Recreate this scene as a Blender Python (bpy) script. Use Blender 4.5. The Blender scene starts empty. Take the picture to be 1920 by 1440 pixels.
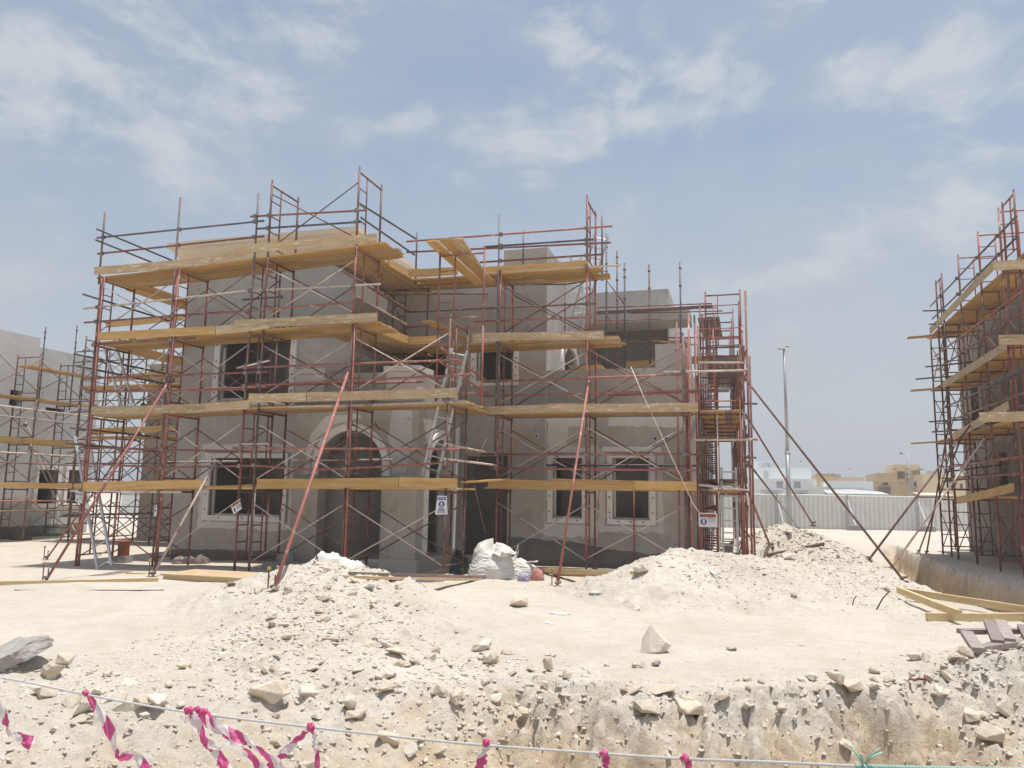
import bpy, bmesh, math, random
import numpy as np
from mathutils import Vector, Matrix

random.seed(11)
rng = np.random.default_rng(11)
scene = bpy.context.scene
COL = scene.collection
R = math.radians

HAZE = 0.0016
# ------------------------------------------------------------------ camera model
FPX, YAW, PITCH, ROLL, EYE = 1470.0, R(16.8), R(7.86), 0.016, 1.95
Fv = Vector((-math.sin(YAW) * math.cos(PITCH), math.cos(YAW) * math.cos(PITCH), math.sin(PITCH)))
R0 = Vector((math.cos(YAW), math.sin(YAW), 0))
U0 = R0.cross(Fv)
Rv = math.cos(ROLL) * R0 + math.sin(ROLL) * U0
Uv = -math.sin(ROLL) * R0 + math.cos(ROLL) * U0
CAM = Vector((0, 0, EYE))


def ray(px, py):
    return Fv * FPX + Rv * (px - 960) - Uv * (py - 720)


def hY(px, py, Y):
    d = ray(px, py)
    return CAM + d * (Y / d.y)


def hX(px, py, X):
    d = ray(px, py)
    return CAM + d * (X / d.x)


def hZ(px, py, Z=0.0):
    d = ray(px, py)
    return CAM + d * ((Z - EYE) / d.z)


cam_d = bpy.data.cameras.new('camera')
cam_d.sensor_fit = 'HORIZONTAL'
cam_d.sensor_width = 36.0
cam_d.lens = 36.0 * FPX / 1920.0
cam_d.clip_start = 0.05
cam_d.clip_end = 3000
cam = bpy.data.objects.new('camera', cam_d)
COL.objects.link(cam)
M3 = Matrix((Rv, Uv, -Fv)).transposed()
cam.matrix_world = Matrix.Translation(CAM) @ M3.to_4x4()
scene.camera = cam

# ------------------------------------------------------------------ materials


def N(nt, typ, **kw):
    n = nt.nodes.new(typ)
    for k, v in kw.items():
        setattr(n, k, v)
    return n


def ramp(nt, fac, stops):
    r = N(nt, 'ShaderNodeValToRGB')
    e = r.color_ramp.elements
    while len(e) < len(stops):
        e.new(0.5)
    for el, (p, c) in zip(e, stops):
        el.position = p
        el.color = (*c, 1) if len(c) == 3 else c
    nt.links.new(fac, r.inputs[0])
    return r.outputs[0]


def mixc(nt, fac, a, b, mode='MIX'):
    m = N(nt, 'ShaderNodeMix', data_type='RGBA', blend_type=mode)
    for s, v in ((m.inputs[0], fac), (m.inputs[6], a), (m.inputs[7], b)):
        if isinstance(v, (int, float)):
            s.default_value = v
        elif isinstance(v, tuple):
            s.default_value = (*v, 1)
        else:
            nt.links.new(v, s)
    return m.outputs[2]


def noise(nt, vec, scale, detail=6, rough=0.6, dist=0.0):
    n = N(nt, 'ShaderNodeTexNoise')
    n.inputs['Scale'].default_value = scale
    n.inputs['Detail'].default_value = detail
    n.inputs['Roughness'].default_value = rough
    n.inputs['Distortion'].default_value = dist
    nt.links.new(vec, n.inputs['Vector'])
    return n.outputs[0]


MATS = {}


def mat(name, c1, c2, scale=4, rough=0.85, stretch=(1, 1, 1), bump=0.15, bscale=25, splats=(), vary=0.25, metallic=0.0,
        grain=0.25):
    m = bpy.data.materials.new(name)
    m.use_nodes = True
    nt = m.node_tree
    b = nt.nodes['Principled BSDF']
    b.inputs['Roughness'].default_value = rough
    b.inputs['Metallic'].default_value = metallic
    tc = N(nt, 'ShaderNodeTexCoord')
    oi = N(nt, 'ShaderNodeObjectInfo')
    mp = N(nt, 'ShaderNodeMapping')
    mp.inputs['Scale'].default_value = stretch
    nt.links.new(tc.outputs['Object'], mp.inputs[0])
    off = N(nt, 'ShaderNodeVectorMath', operation='SCALE')
    off.inputs[0].default_value = (37.0, 17.0, 23.0)
    nt.links.new(oi.outputs['Random'], off.inputs['Scale'])
    nt.links.new(off.outputs[0], mp.inputs['Location'])
    v = mp.outputs[0]
    col = ramp(nt, noise(nt, v, scale, 7, 0.62), [(0.32, c1), (0.68, c2)])
    fine = noise(nt, v, scale * 9, 5, 0.7)
    col = mixc(nt, grain, col, ramp(nt, fine, [(0.3, (0.25, 0.25, 0.25)), (0.7, (0.75, 0.75, 0.75))]), 'OVERLAY')
    for (sc, lo, hi, c, am) in splats:
        f = ramp(nt, noise(nt, v, sc, 6, 0.65, 0.4), [(lo, (0, 0, 0)), (hi, (am, am, am))])
        col = mixc(nt, f, col, c)
    hsv = N(nt, 'ShaderNodeHueSaturation')
    mr = N(nt, 'ShaderNodeMapRange')
    mr.inputs[3].default_value = 1 - vary
    mr.inputs[4].default_value = 1 + vary
    nt.links.new(oi.outputs['Random'], mr.inputs[0])
    nt.links.new(mr.outputs[0], hsv.inputs['Value'])
    nt.links.new(col, hsv.inputs['Color'])
    nt.links.new(hsv.outputs[0], b.inputs['Base Color'])
    if bump > 0:
        bp = N(nt, 'ShaderNodeBump')
        bp.inputs['Strength'].default_value = bump
        bp.inputs['Distance'].default_value = 0.02
        nt.links.new(noise(nt, v, bscale, 8, 0.7), bp.inputs['Height'])
        nt.links.new(bp.outputs[0], b.inputs['Normal'])
    MATS[name] = m
    return m


WH = (0.62, 0.58, 0.52)
mat('red_tube', (0.22, 0.07, 0.055), (0.33, 0.135, 0.11), 3, 0.6, bump=0.1, splats=[(5, 0.58, 0.66, (0.47, 0.38, 0.33), 0.8), (9, 0.6, 0.7, (0.09, 0.06, 0.05), 0.7)], vary=0.35)
mat('brown_tube', (0.13, 0.07, 0.05), (0.25, 0.14, 0.11), 3, 0.6, bump=0.1, splats=[(6, 0.58, 0.66, (0.45, 0.38, 0.33), 0.7)], vary=0.35)
mat('dark_tube', (0.05, 0.05, 0.055), (0.13, 0.12, 0.12), 3, 0.5, bump=0.1, splats=[(5, 0.6, 0.7, (0.3, 0.14, 0.11), 0.8)])
mat('pale_tube', (0.5, 0.4, 0.33), (0.62, 0.53, 0.46), 3, 0.7, bump=0.1, splats=[(4, 0.56, 0.64, (0.26, 0.1, 0.08), 0.8)])
mat('coupler_steel', (0.14, 0.11, 0.09), (0.3, 0.25, 0.21), 20, 0.6, bump=0.1, metallic=0.3)
mat('aluminium', (0.5, 0.5, 0.5), (0.64, 0.64, 0.63), 8, 0.45, bump=0.05, metallic=0.35, splats=[(14, 0.6, 0.7, (0.35, 0.33, 0.3), 0.6)], vary=0.05)
mat('yellow_board', (0.43, 0.245, 0.08), (0.58, 0.37, 0.145), 5, 0.75, (0.25, 3, 3), 0.15, 30, splats=[(3, 0.6, 0.72, (0.42, 0.31, 0.19), 0.7), (14, 0.66, 0.7, (0.1, 0.06, 0.03), 0.6)], vary=0.22)
mat('grey_board', (0.42, 0.285, 0.145), (0.56, 0.425, 0.265), 4, 0.9, (0.35, 2.2, 2.2), 0.4, 20, splats=[(11, 0.57, 0.62, (0.68, 0.63, 0.55), 0.9), (5, 0.6, 0.75, (0.17, 0.12, 0.075), 0.6)], vary=0.15)
mat('fresh_timber', (0.52, 0.385, 0.2), (0.64, 0.50, 0.28), 5, 0.75, (0.3, 3, 3), 0.15, 25, vary=0.12)
mat('pink_timber', (0.29, 0.24, 0.22), (0.39, 0.33, 0.305), 5, 0.9, (0.3, 3, 3), 0.3, 25, splats=[(8, 0.6, 0.7, (0.55, 0.5, 0.43), 0.6)])
mat('old_timber', (0.16, 0.12, 0.1), (0.28, 0.22, 0.19), 5, 0.9, (0.3, 3, 3), 0.3, 25, splats=[(8, 0.6, 0.7, (0.5, 0.45, 0.38), 0.6)])
mat('plaster', (0.40, 0.372, 0.335), (0.49, 0.462, 0.424), 0.55, 0.92, (1, 1, 0.8), 0.12, 30, splats=[(0.9, 0.57, 0.62, (0.56, 0.53, 0.49), 0.45), (1.3, 0.6, 0.63, (0.32, 0.292, 0.255), 0.45)], vary=0.06, grain=0.12)
mat('plaster_dark', (0.48, 0.445, 0.40), (0.57, 0.53, 0.48), 0.8, 0.95, (1, 1, 1), 0.12, 30, splats=[(1.6, 0.58, 0.63, (0.29, 0.265, 0.235), 0.5)], vary=0.06, grain=0.12)
mat('white_plaster', (0.62, 0.60, 0.565), (0.72, 0.70, 0.665), 2, 0.9, (1, 1, 1), 0.12, 25, vary=0.08, grain=0.12)
mat('surround', (0.76, 0.745, 0.715), (0.83, 0.815, 0.79), 3, 0.85, (1, 1, 1), 0.08, 20, splats=[(5, 0.63, 0.7, (0.35, 0.32, 0.28), 0.6)], vary=0.06, grain=0.1)
mat('bitumen', (0.145, 0.135, 0.12), (0.205, 0.19, 0.172), 2, 0.8, bump=0.15, splats=[(5, 0.6, 0.7, (0.2, 0.18, 0.16), 0.5)], vary=0.05)
mat('cornice', (0.66, 0.56, 0.44), (0.74, 0.65, 0.53), 2, 0.9, vary=0.04, bump=0.05)
mat('concrete', (0.47, 0.475, 0.47), (0.56, 0.565, 0.56), 0.9, 0.9, bump=0.15, splats=[(2.5, 0.6, 0.68, (0.25, 0.24, 0.22), 0.6)], vary=0.08, grain=0.15)
mat('blockwork', (0.2, 0.175, 0.145), (0.3, 0.265, 0.225), 1.5, 0.95, bump=0.3, vary=0.05)
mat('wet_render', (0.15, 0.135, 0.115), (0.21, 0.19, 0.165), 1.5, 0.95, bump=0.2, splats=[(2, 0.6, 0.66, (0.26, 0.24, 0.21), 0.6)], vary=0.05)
mat('dark_void', (0.03, 0.028, 0.026), (0.05, 0.047, 0.044), 2, 0.9, bump=0)
mat('block_grey', (0.28, 0.27, 0.25), (0.38, 0.37, 0.34), 6, 0.95, bump=0.4, vary=0.15)
mat('rock', (0.54, 0.445, 0.33), (0.69, 0.60, 0.485), 2.2, 0.95, bump=0.75, bscale=7, splats=[(3, 0.6, 0.7, (0.4, 0.31, 0.215), 0.6)], vary=0.14, grain=0.35)
mat('rock_pale', (0.60, 0.53, 0.43), (0.72, 0.65, 0.56), 2.2, 0.95, bump=0.6, bscale=8, splats=[(4, 0.6, 0.7, (0.42, 0.33, 0.24), 0.6)], vary=0.08, grain=0.25)
mat('gravel', (0.54, 0.465, 0.37), (0.70, 0.63, 0.535), 1.5, 0.95, bump=0.3, bscale=30, vary=0, grain=0.5)
mat('rock_grey', (0.27, 0.25, 0.225), (0.42, 0.395, 0.36), 3, 0.95, bump=0.5, bscale=9, vary=0.1)
mat('white_fabric', (0.62, 0.60, 0.54), (0.72, 0.70, 0.645), 3, 0.75, bump=0.25, bscale=14, splats=[(3, 0.6, 0.75, (0.5, 0.45, 0.37), 0.6)], vary=0.04)
mat('black_plastic', (0.025, 0.028, 0.032), (0.06, 0.063, 0.07), 6, 0.35, bump=0.8, bscale=8)
mat('pink_plastic', (0.55, 0.23, 0.18), (0.65, 0.35, 0.3), 6, 0.5, bump=0.5, bscale=10)
mat('lilac_plastic', (0.4, 0.36, 0.52), (0.52, 0.48, 0.6), 6, 0.5, bump=0.5, bscale=10)
mat('orange_paint', (0.30, 0.075, 0.03), (0.40, 0.12, 0.05), 4, 0.6, bump=0.1, splats=[(6, 0.6, 0.7, (0.2, 0.1, 0.07), 0.7)])
mat('sign_white', (0.62, 0.62, 0.64), (0.68, 0.68, 0.69), 5, 0.5, bump=0, grain=0.05, vary=0.03)
mat('sign_blue', (0.025, 0.04, 0.19), (0.03, 0.05, 0.22), 5, 0.5, bump=0, grain=0.0, vary=0.02)
mat('sign_orange', (0.48, 0.12, 0.03), (0.54, 0.15, 0.04), 5, 0.5, bump=0, grain=0.05, vary=0.03)
mat('sign_maroon', (0.25, 0.05, 0.06), (0.3, 0.07, 0.08), 5, 0.5, bump=0, grain=0.05, vary=0.03)
mat('sign_ink', (0.03, 0.03, 0.045), (0.04, 0.04, 0.055), 5, 0.6, bump=0, grain=0)
mat('paper', (0.5, 0.43, 0.33), (0.58, 0.5, 0.4), 6, 0.8, bump=0, vary=0.03)
mat('fence_sheet', (0.68, 0.67, 0.635), (0.76, 0.75, 0.715), 0.6, 0.6, (1, 1, 0.3), 0.05, 10, splats=[(1.2, 0.58, 0.68, (0.56, 0.53, 0.47), 0.7)], vary=0.05, grain=0.1)
mat('white_paint', (0.72, 0.72, 0.71), (0.8, 0.8, 0.79), 1, 0.7, bump=0.05, vary=0.04, grain=0.06)
mat('villa_white', (0.78, 0.78, 0.765), (0.83, 0.83, 0.815), 0.5, 0.85, bump=0.05, vary=0.04, grain=0.06)
mat('villa_beige', (0.70, 0.565, 0.37), (0.76, 0.625, 0.42), 0.5, 0.9, bump=0.05, vary=0.05, grain=0.06)
mat('villa_tan', (0.57, 0.45, 0.30), (0.63, 0.505, 0.34), 0.5, 0.9, bump=0.05, vary=0.05, grain=0.06)
mat('glass_dark', (0.03, 0.035, 0.04), (0.05, 0.055, 0.06), 1, 0.15, bump=0)
mat('galvanised', (0.36, 0.37, 0.37), (0.45, 0.46, 0.46), 2, 0.5, bump=0.03, metallic=0.4, vary=0.05)
mat('lamp_housing', (0.10, 0.10, 0.098), (0.14, 0.14, 0.135), 4, 0.5, bump=0, vary=0.05)
mat('rope_white', (0.52, 0.51, 0.49), (0.62, 0.61, 0.59), 30, 0.8, bump=0.2, bscale=200, vary=0)
mat('rope_green', (0.25, 0.42, 0.36), (0.38, 0.55, 0.47), 30, 0.8, bump=0.2, bscale=200, vary=0)
mat('rust', (0.13, 0.055, 0.03), (0.22, 0.11, 0.07), 12, 0.9, bump=0.2)
mat('stake_yellow', (0.5, 0.33, 0.06), (0.6, 0.4, 0.09), 10, 0.6, bump=0.05)
mat('red_cloth', (0.42, 0.08, 0.08), (0.5, 0.12, 0.1), 10, 0.8, bump=0.3)
mat('grey_cloth', (0.07, 0.075, 0.085), (0.12, 0.125, 0.135), 10, 0.8, bump=0.3)

# sand of ground and heaps
m = bpy.data.materials.new('sand')
m.use_nodes = True
nt = m.node_tree
b = nt.nodes['Principled BSDF']
b.inputs['Roughness'].default_value = 0.97
b.inputs['Specular IOR Level'].default_value = 0.15
ge = N(nt, 'ShaderNodeNewGeometry')
v = ge.outputs['Position']
col = ramp(nt, noise(nt, v, 0.45, 8, 0.6), [(0.3, (0.55, 0.497, 0.427)), (0.7, (0.655, 0.602, 0.532))])
col = mixc(nt, 0.35, col, ramp(nt, noise(nt, v, 3.5, 8, 0.7), [(0.3, (0.36, 0.34, 0.31)), (0.7, (0.64, 0.64, 0.64))]), 'OVERLAY')
col = mixc(nt, 0.4, col, ramp(nt, noise(nt, v, 45, 6, 0.75), [(0.3, (0.27, 0.27, 0.26)), (0.7, (0.72, 0.72, 0.72))]), 'OVERLAY')
# greyer trodden stain patches
col = mixc(nt, ramp(nt, noise(nt, v, 0.22, 5, 0.6, 0.5), [(0.56, (0, 0, 0)), (0.7, (0.42, 0.42, 0.42))]), col, (0.46, 0.395, 0.32))
tanp = ramp(nt, noise(nt, v, 1.1, 8, 0.68, 0.6), [(0.5, (0, 0, 0)), (0.64, (0.5, 0.5, 0.5))])
col = mixc(nt, tanp, col, (0.535, 0.46, 0.36))
# raw dug face: the cut shows the darker subsoil
sep = N(nt, 'ShaderNodeSeparateXYZ')
nt.links.new(ge.outputs['Position'], sep.inputs[0])
dug = ramp(nt, sep.outputs[2], [(0.0, (1, 1, 1)), (1.0, (0, 0, 0))])
mr = N(nt, 'ShaderNodeMapRange')
mr.inputs[1].default_value = -0.08
mr.inputs[2].default_value = -0.45
mr.inputs[3].default_value = 0.0
mr.inputs[4].default_value = 0.9
zn = N(nt, 'ShaderNodeMath', operation='MULTIPLY_ADD')
nt.links.new(noise(nt, v, 2.6, 8, 0.7, 0.5), zn.inputs[0])
zn.inputs[1].default_value = 1.5
zn2 = N(nt, 'ShaderNodeMath', operation='SUBTRACT')
nt.links.new(sep.outputs[2], zn2.inputs[0])
zn2.inputs[1].default_value = 0.75
nt.links.new(zn2.outputs[0], zn.inputs[2])
nt.links.new(zn.outputs[0], mr.inputs[0])
soil = ramp(nt, noise(nt, v, 1.6, 7, 0.65), [(0.35, (0.50, 0.375, 0.245)), (0.65, (0.64, 0.53, 0.395))])
col = mixc(nt, mr.outputs[0], col, soil)
nt.nodes.remove(dug.node)
nt.links.new(col, b.inputs['Base Color'])
b1 = N(nt, 'ShaderNodeBump')
b1.inputs['Strength'].default_value = 0.9
b1.inputs['Distance'].default_value = 0.045
nt.links.new(noise(nt, v, 9, 9, 0.72), b1.inputs['Height'])
b2 = N(nt, 'ShaderNodeBump')
b2.inputs['Strength'].default_value = 0.55
b2.inputs['Distance'].default_value = 0.012
nt.links.new(noise(nt, v, 60, 6, 0.75), b2.inputs['Height'])
nt.links.new(b1.outputs[0], b2.inputs['Normal'])
nt.links.new(b2.outputs[0], b.inputs['Normal'])
MATS['sand'] = m

# barrier tape: magenta blocks on white film, by the tape's own UVs
m = bpy.data.materials.new('tape')
m.use_nodes = True
nt = m.node_tree
b = nt.nodes['Principled BSDF']
b.inputs['Roughness'].default_value = 0.4
uv = N(nt, 'ShaderNodeUVMap')
sp = N(nt, 'ShaderNodeSeparateXYZ')
nt.links.new(uv.outputs[0], sp.inputs[0])
ma = N(nt, 'ShaderNodeMath', operation='MULTIPLY_ADD')
nt.links.new(sp.outputs[1], ma.inputs[0])
ma.inputs[1].default_value = 0.045
nt.links.new(sp.outputs[0], ma.inputs[2])
md = N(nt, 'ShaderNodeMath', operation='PINGPONG')
nt.links.new(ma.outputs[0], md.inputs[0])
md.inputs[1].default_value = 0.085
gt = N(nt, 'ShaderNodeMath', operation='GREATER_THAN')
nt.links.new(md.outputs[0], gt.inputs[0])
gt.inputs[1].default_value = 0.0425
col = mixc(nt, gt.outputs[0], (0.84, 0.80, 0.79), (0.68, 0.12, 0.32))
nt.links.new(col, b.inputs['Base Color'])
tr = N(nt, 'ShaderNodeBsdfTranslucent')
nt.links.new(col, tr.inputs[0])
mx = N(nt, 'ShaderNodeMixShader')
mx.inputs[0].default_value = 0.45
nt.links.new(b.outputs[0], mx.inputs[1])
nt.links.new(tr.outputs[0], mx.inputs[2])
nt.links.new(mx.outputs[0], nt.nodes['Material Output'].inputs[0])
MATS['tape'] = m

# ------------------------------------------------------------------ mesh helpers


def link_new(name, me, parent=None):
    o = bpy.data.objects.new(name, me)
    COL.objects.link(o)
    if parent is not None:
        o.parent = parent
    return o


def tag(o, label=None, cat=None, group=None, kind=None):
    if label:
        o['label'] = label
    if cat:
        o['category'] = cat
    if group:
        o['group'] = group
    if kind:
        o['kind'] = kind
    return o


def thing(name, label, cat, loc=(0, 0, 0), group=None):
    o = bpy.data.objects.new(name, None)
    o.empty_display_size = 0.2
    COL.objects.link(o)
    o.location = loc
    return tag(o, label, cat, group)


def worldpos(o):
    p = Vector(o.location)
    while o.parent is not None:
        o = o.parent
        p = p + Vector(o.location)
    return p


class MB:
    def __init__(self):
        self.v, self.f = [], []

    def add(self, vs, fs):
        n = len(self.v)
        self.v += [tuple(p) for p in vs]
        self.f += [tuple(i + n for i in q) for q in fs]
        return self

    def box(self, x0, x1, y0, y1, z0, z1):
        vs = [(x0, y0, z0), (x1, y0, z0), (x1, y1, z0), (x0, y1, z0), (x0, y0, z1), (x1, y0, z1), (x1, y1, z1), (x0, y1, z1)]
        return self.add(vs, [(0, 3, 2, 1), (4, 5, 6, 7), (0, 1, 5, 4), (1, 2, 6, 5), (2, 3, 7, 6), (3, 0, 4, 7)])

    def tube(self, p, q, r, n=8, caps=True, r2=None):
        p, q = Vector(p), Vector(q)
        d = q - p
        if d.length < 1e-6:
            return self
        d.normalize()
        a = d.orthogonal().normalized()
        c = d.cross(a)
        r2 = r if r2 is None else r2
        vs = []
        for P, rr in ((p, r), (q, r2)):
            for i in range(n):
                t = 2 * math.pi * i / n
                vs.append(P + (a * math.cos(t) + c * math.sin(t)) * rr)
        fs = [(i, (i + 1) % n, n + (i + 1) % n, n + i) for i in range(n)]
        if caps:
            fs += [tuple(range(n - 1, -1, -1)), tuple(range(n, 2 * n))]
        return self.add(vs, fs)

    def path(self, pts, r, n=8):
        pts = [Vector(p) for p in pts]
        vs, fs = [], []
        up = Vector((0.13, 0.31, 0.94)).normalized()
        for k, P in enumerate(pts):
            d = (pts[min(k + 1, len(pts) - 1)] - pts[max(k - 1, 0)]).normalized()
            a = up.cross(d)
            if a.length < 0.05:
                a = Vector((1, 0, 0)).cross(d)
            a.normalize()
            c = d.cross(a)
            for i in range(n):
                t = 2 * math.pi * i / n
                vs.append(P + (a * math.cos(t) + c * math.sin(t)) * r)
        for k in range(len(pts) - 1):
            for i in range(n):
                fs.append((k * n + i, k * n + (i + 1) % n, (k + 1) * n + (i + 1) % n, (k + 1) * n + i))
        fs += [tuple(range(n - 1, -1, -1)), tuple(range((len(pts) - 1) * n, len(pts) * n))]
        return self.add(vs, fs)

    def mesh(self, name, material, smooth=False, shift=Vector((0, 0, 0))):
        me = bpy.data.meshes.new(name)
        me.from_pydata([(a - shift[0], b_ - shift[1], c - shift[2]) for a, b_, c in self.v], [], self.f)
        me.materials.append(MATS[material])
        if smooth:
            for p in me.polygons:
                p.use_smooth = True
        me.update()
        return me

    def build(self, name, material, parent=None, smooth=False):
        if parent is not None:
            return link_new(name, self.mesh(name, material, smooth, worldpos(parent)), parent)
        a = np.array(self.v)
        sh = Vector(((a[:, 0].min() + a[:, 0].max()) / 2, (a[:, 1].min() + a[:, 1].max()) / 2, a[:, 2].min()))
        o = link_new(name, self.mesh(name, material, smooth, sh))
        o.location = sh
        return o


def wall(mb, o, u, n, W, H, holes=(), t=0.25):
    """vertical wall panel: o bottom-left corner of the outer face, u along, n inward; holes (u0,u1,v0,v1,arch rise,exponent)"""
    o, u, n = Vector(o), Vector(u), Vector(n)
    Z = Vector((0, 0, 1))

    def P(a, b_, w):
        return o + u * a + Z * b_ + n * w
    us = sorted({0, W, *[h[0] for h in holes], *[h[1] for h in holes]})
    vs_ = sorted({0, H, *[h[2] for h in holes], *[h[3] for h in holes]})

    def inside(a, b_):
        return any(h[0] < a < h[1] and h[2] < b_ < h[3] for h in holes)
    for w, flip in ((0, False), (t, True)):
        for i in range(len(us) - 1):
            for j in range(len(vs_) - 1):
                if inside((us[i] + us[i + 1]) / 2, (vs_[j] + vs_[j + 1]) / 2):
                    continue
                q = [P(us[i], vs_[j], w), P(us[i + 1], vs_[j], w), P(us[i + 1], vs_[j + 1], w), P(us[i], vs_[j + 1], w)]
                mb.add(q[::-1] if flip else q, [(0, 1, 2, 3)])
    for a0, b0, a1, b1 in ((0, 0, W, 0), (W, 0, W, H), (W, H, 0, H), (0, H, 0, 0)):
        mb.add([P(a0, b0, 0), P(a1, b1, 0), P(a1, b1, t), P(a0, b0, t)], [(3, 2, 1, 0)])
    for h in holes:
        u0, u1, v0, v1 = h[:4]
        rise = h[4] if len(h) > 4 else 0
        ex = h[5] if len(h) > 5 else 1.0
        vs0 = v1 - rise
        loop = [(u0, v0), (u0, vs0)]
        if rise:
            c, r = (u0 + u1) / 2, (u1 - u0) / 2
            arc = []
            for k in range(0, 25):
                th = math.pi * k / 24
                cs, sn = math.cos(th), math.sin(th)
                arc.append((c - r * math.copysign(abs(cs) ** ex, cs), vs0 + rise * abs(sn) ** ex))
            loop += arc[1:-1]
            for w, flip in ((0, False), (t, True)):
                for k in range(24):
                    q = [P(*arc[k], w), P(*arc[k + 1], w), P(arc[k + 1][0], v1, w), P(arc[k][0], v1, w)]
                    mb.add(q[::-1] if flip else q, [(0, 1, 2, 3)])
        loop += [(u1, vs0), (u1, v0)]
        for k in range(len(loop)):
            a, c = loop[k], loop[(k + 1) % len(loop)]
            mb.add([P(*a, 0), P(*c, 0), P(*c, t), P(*a, t)], [(0, 1, 2, 3)])
    return mb


def surround(mb, o, u, n, u0, u1, v0, v1, wd=0.2, pr=0.07, top=True):
    o, u, n = Vector(o), Vector(u), Vector(n)

    def bx(a0, a1, b0, b1, p=pr):
        vs = []
        for w in (-p, 0.03):
            for (a, b_) in ((a0, b0), (a1, b0), (a1, b1), (a0, b1)):
                vs.append(o + u * a + Vector((0, 0, b_)) + n * w)
        mb.add(vs, [(0, 1, 2, 3), (7, 6, 5, 4), (0, 4, 5, 1), (1, 5, 6, 2), (2, 6, 7, 3), (3, 7, 4, 0)])
    bx(u0 - wd, u0, v0, v1)
    bx(u1, u1 + wd, v0, v1)
    bx(u0 - wd, u1 + wd, v0 - wd * 0.85, v0, pr + 0.012)
    if top:
        bx(u0 - wd, u1 + wd, v1, v1 + wd * 0.8, pr + 0.012)
    return mb


def arch_ring(mb, o, u, n, c, vs0, r0, r1, rise0, rise1, v0, pr=0.07, ex=1.0):
    o, u, n = Vector(o), Vector(u), Vector(n)
    K = 28
    ins, outs = [(c - r0, v0)], [(c - r1, v0)]
    for k in range(K + 1):
        th = math.pi * k / K
        cs, sn = math.cos(th), math.sin(th)
        q = math.copysign(abs(cs) ** ex, cs)
        s = abs(sn) ** ex
        ins.append((c - r0 * q, vs0 + rise0 * s))
        outs.append((c - r1 * q, vs0 + rise1 * s))
    ins.append((c + r0, v0))
    outs.append((c + r1, v0))
    L = len(ins)
    vs = []
    for w in (-pr, 0.03):
        for a, b_ in ins:
            vs.append(o + u * a + Vector((0, 0, b_)) + n * w)
        for a, b_ in outs:
            vs.append(o + u * a + Vector((0, 0, b_)) + n * w)
    fs = []
    for k in range(L - 1):
        fs += [(k, L + k, L + k + 1, k + 1), (k, k + 1, 2 * L + k + 1, 2 * L + k), (L + k + 1, L + k, 3 * L + k, 3 * L + k + 1)]
    fs += [(0, 2 * L, 3 * L, L), (L - 1, 2 * L - 1, 4 * L - 1, 3 * L - 1)]
    return mb.add(vs, fs)


def patch(mb, o, u, n, pts, pr=0.004, jit=0.03, step=0.12):
    """flat coat of plaster with ragged edge, a few mm proud"""
    o, u, n = Vector(o), Vector(u), Vector(n)
    out = []
    for k in range(len(pts)):
        a, c = Vector(pts[k]), Vector(pts[(k + 1) % len(pts)])
        m_ = max(1, int((c - a).length / step))
        for i in range(m_):
            p = a.lerp(c, i / m_)
            out.append((p.x + random.uniform(-jit, jit), p.y + random.uniform(-jit, jit)))
    f3 = [o + u * a + Vector((0, 0, b_)) - n * pr for a, b_ in out]
    return mb.add(f3, [tuple(range(len(f3)))])


def ring_patch(mb, o, u, n, u0, u1, v0, v1, g, pr=0.004, jit=0.05, sides=(1, 1, 1, 1)):
    """ragged coat round an opening: inner rectangle, outer jittered; sides scale left,right,bottom,top"""
    o, u, n = Vector(o), Vector(u), Vector(n)
    K = 14
    inn, out = [], []
    for (a0, b0, a1, b1, ox0, oy0, ox1, oy1) in (
            (u0, v0, u1, v0, -g * sides[0], -g * sides[2], g * sides[1], -g * sides[2]),
            (u1, v0, u1, v1, g * sides[1], -g * sides[2], g * sides[1], g * sides[3]),
            (u1, v1, u0, v1, g * sides[1], g * sides[3], -g * sides[0], g * sides[3]),
            (u0, v1, u0, v0, -g * sides[0], g * sides[3], -g * sides[0], -g * sides[2])):
        for i in range(K):
            t = i / K
            inn.append((a0 + (a1 - a0) * t, b0 + (b1 - b0) * t))
            out.append((a0 + ox0 + (a1 + ox1 - a0 - ox0) * t + random.uniform(-jit, jit), b0 + oy0 + (b1 + oy1 - b0 - oy0) * t + random.uniform(-jit, jit)))
    L = len(inn)
    vs = [o + u * a + Vector((0, 0, b_)) - n * pr for a, b_ in inn + out]
    return mb.add(vs, [(k, L + k, L + (k + 1) % L, (k + 1) % L) for k in range(L)])


# ------------------------------------------------------------------ terrain functions (numpy)
TAB = rng.random((256, 256))


def vn(x, y, s=0):
    x = np.asarray(x, float) + 53.7 * s
    y = np.asarray(y, float) + 91.3 * s
    xi, yi = np.floor(x).astype(int), np.floor(y).astype(int)
    fx, fy = x - xi, y - yi
    fx, fy = fx * fx * (3 - 2 * fx), fy * fy * (3 - 2 * fy)
    g = lambda a, b_: TAB[a % 256, b_ % 256]
    return (g(xi, yi) * (1 - fx) + g(xi + 1, yi) * fx) * (1 - fy) + (g(xi, yi + 1) * (1 - fx) + g(xi + 1, yi + 1) * fx) * fy


def fbm(x, y, o=4, s=0):
    t, a, w = 0, 0.5, 0
    for k in range(o):
        t = t + a * vn(x * 2 ** k, y * 2 ** k, s + k)
        w += a
        a *= 0.55
    return t / w - 0.5


def sst(a, b_, x):
    t = np.clip((np.asarray(x, float) - a) / (b_ - a), 0, 1)
    return t * t * (3 - 2 * t)


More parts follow.
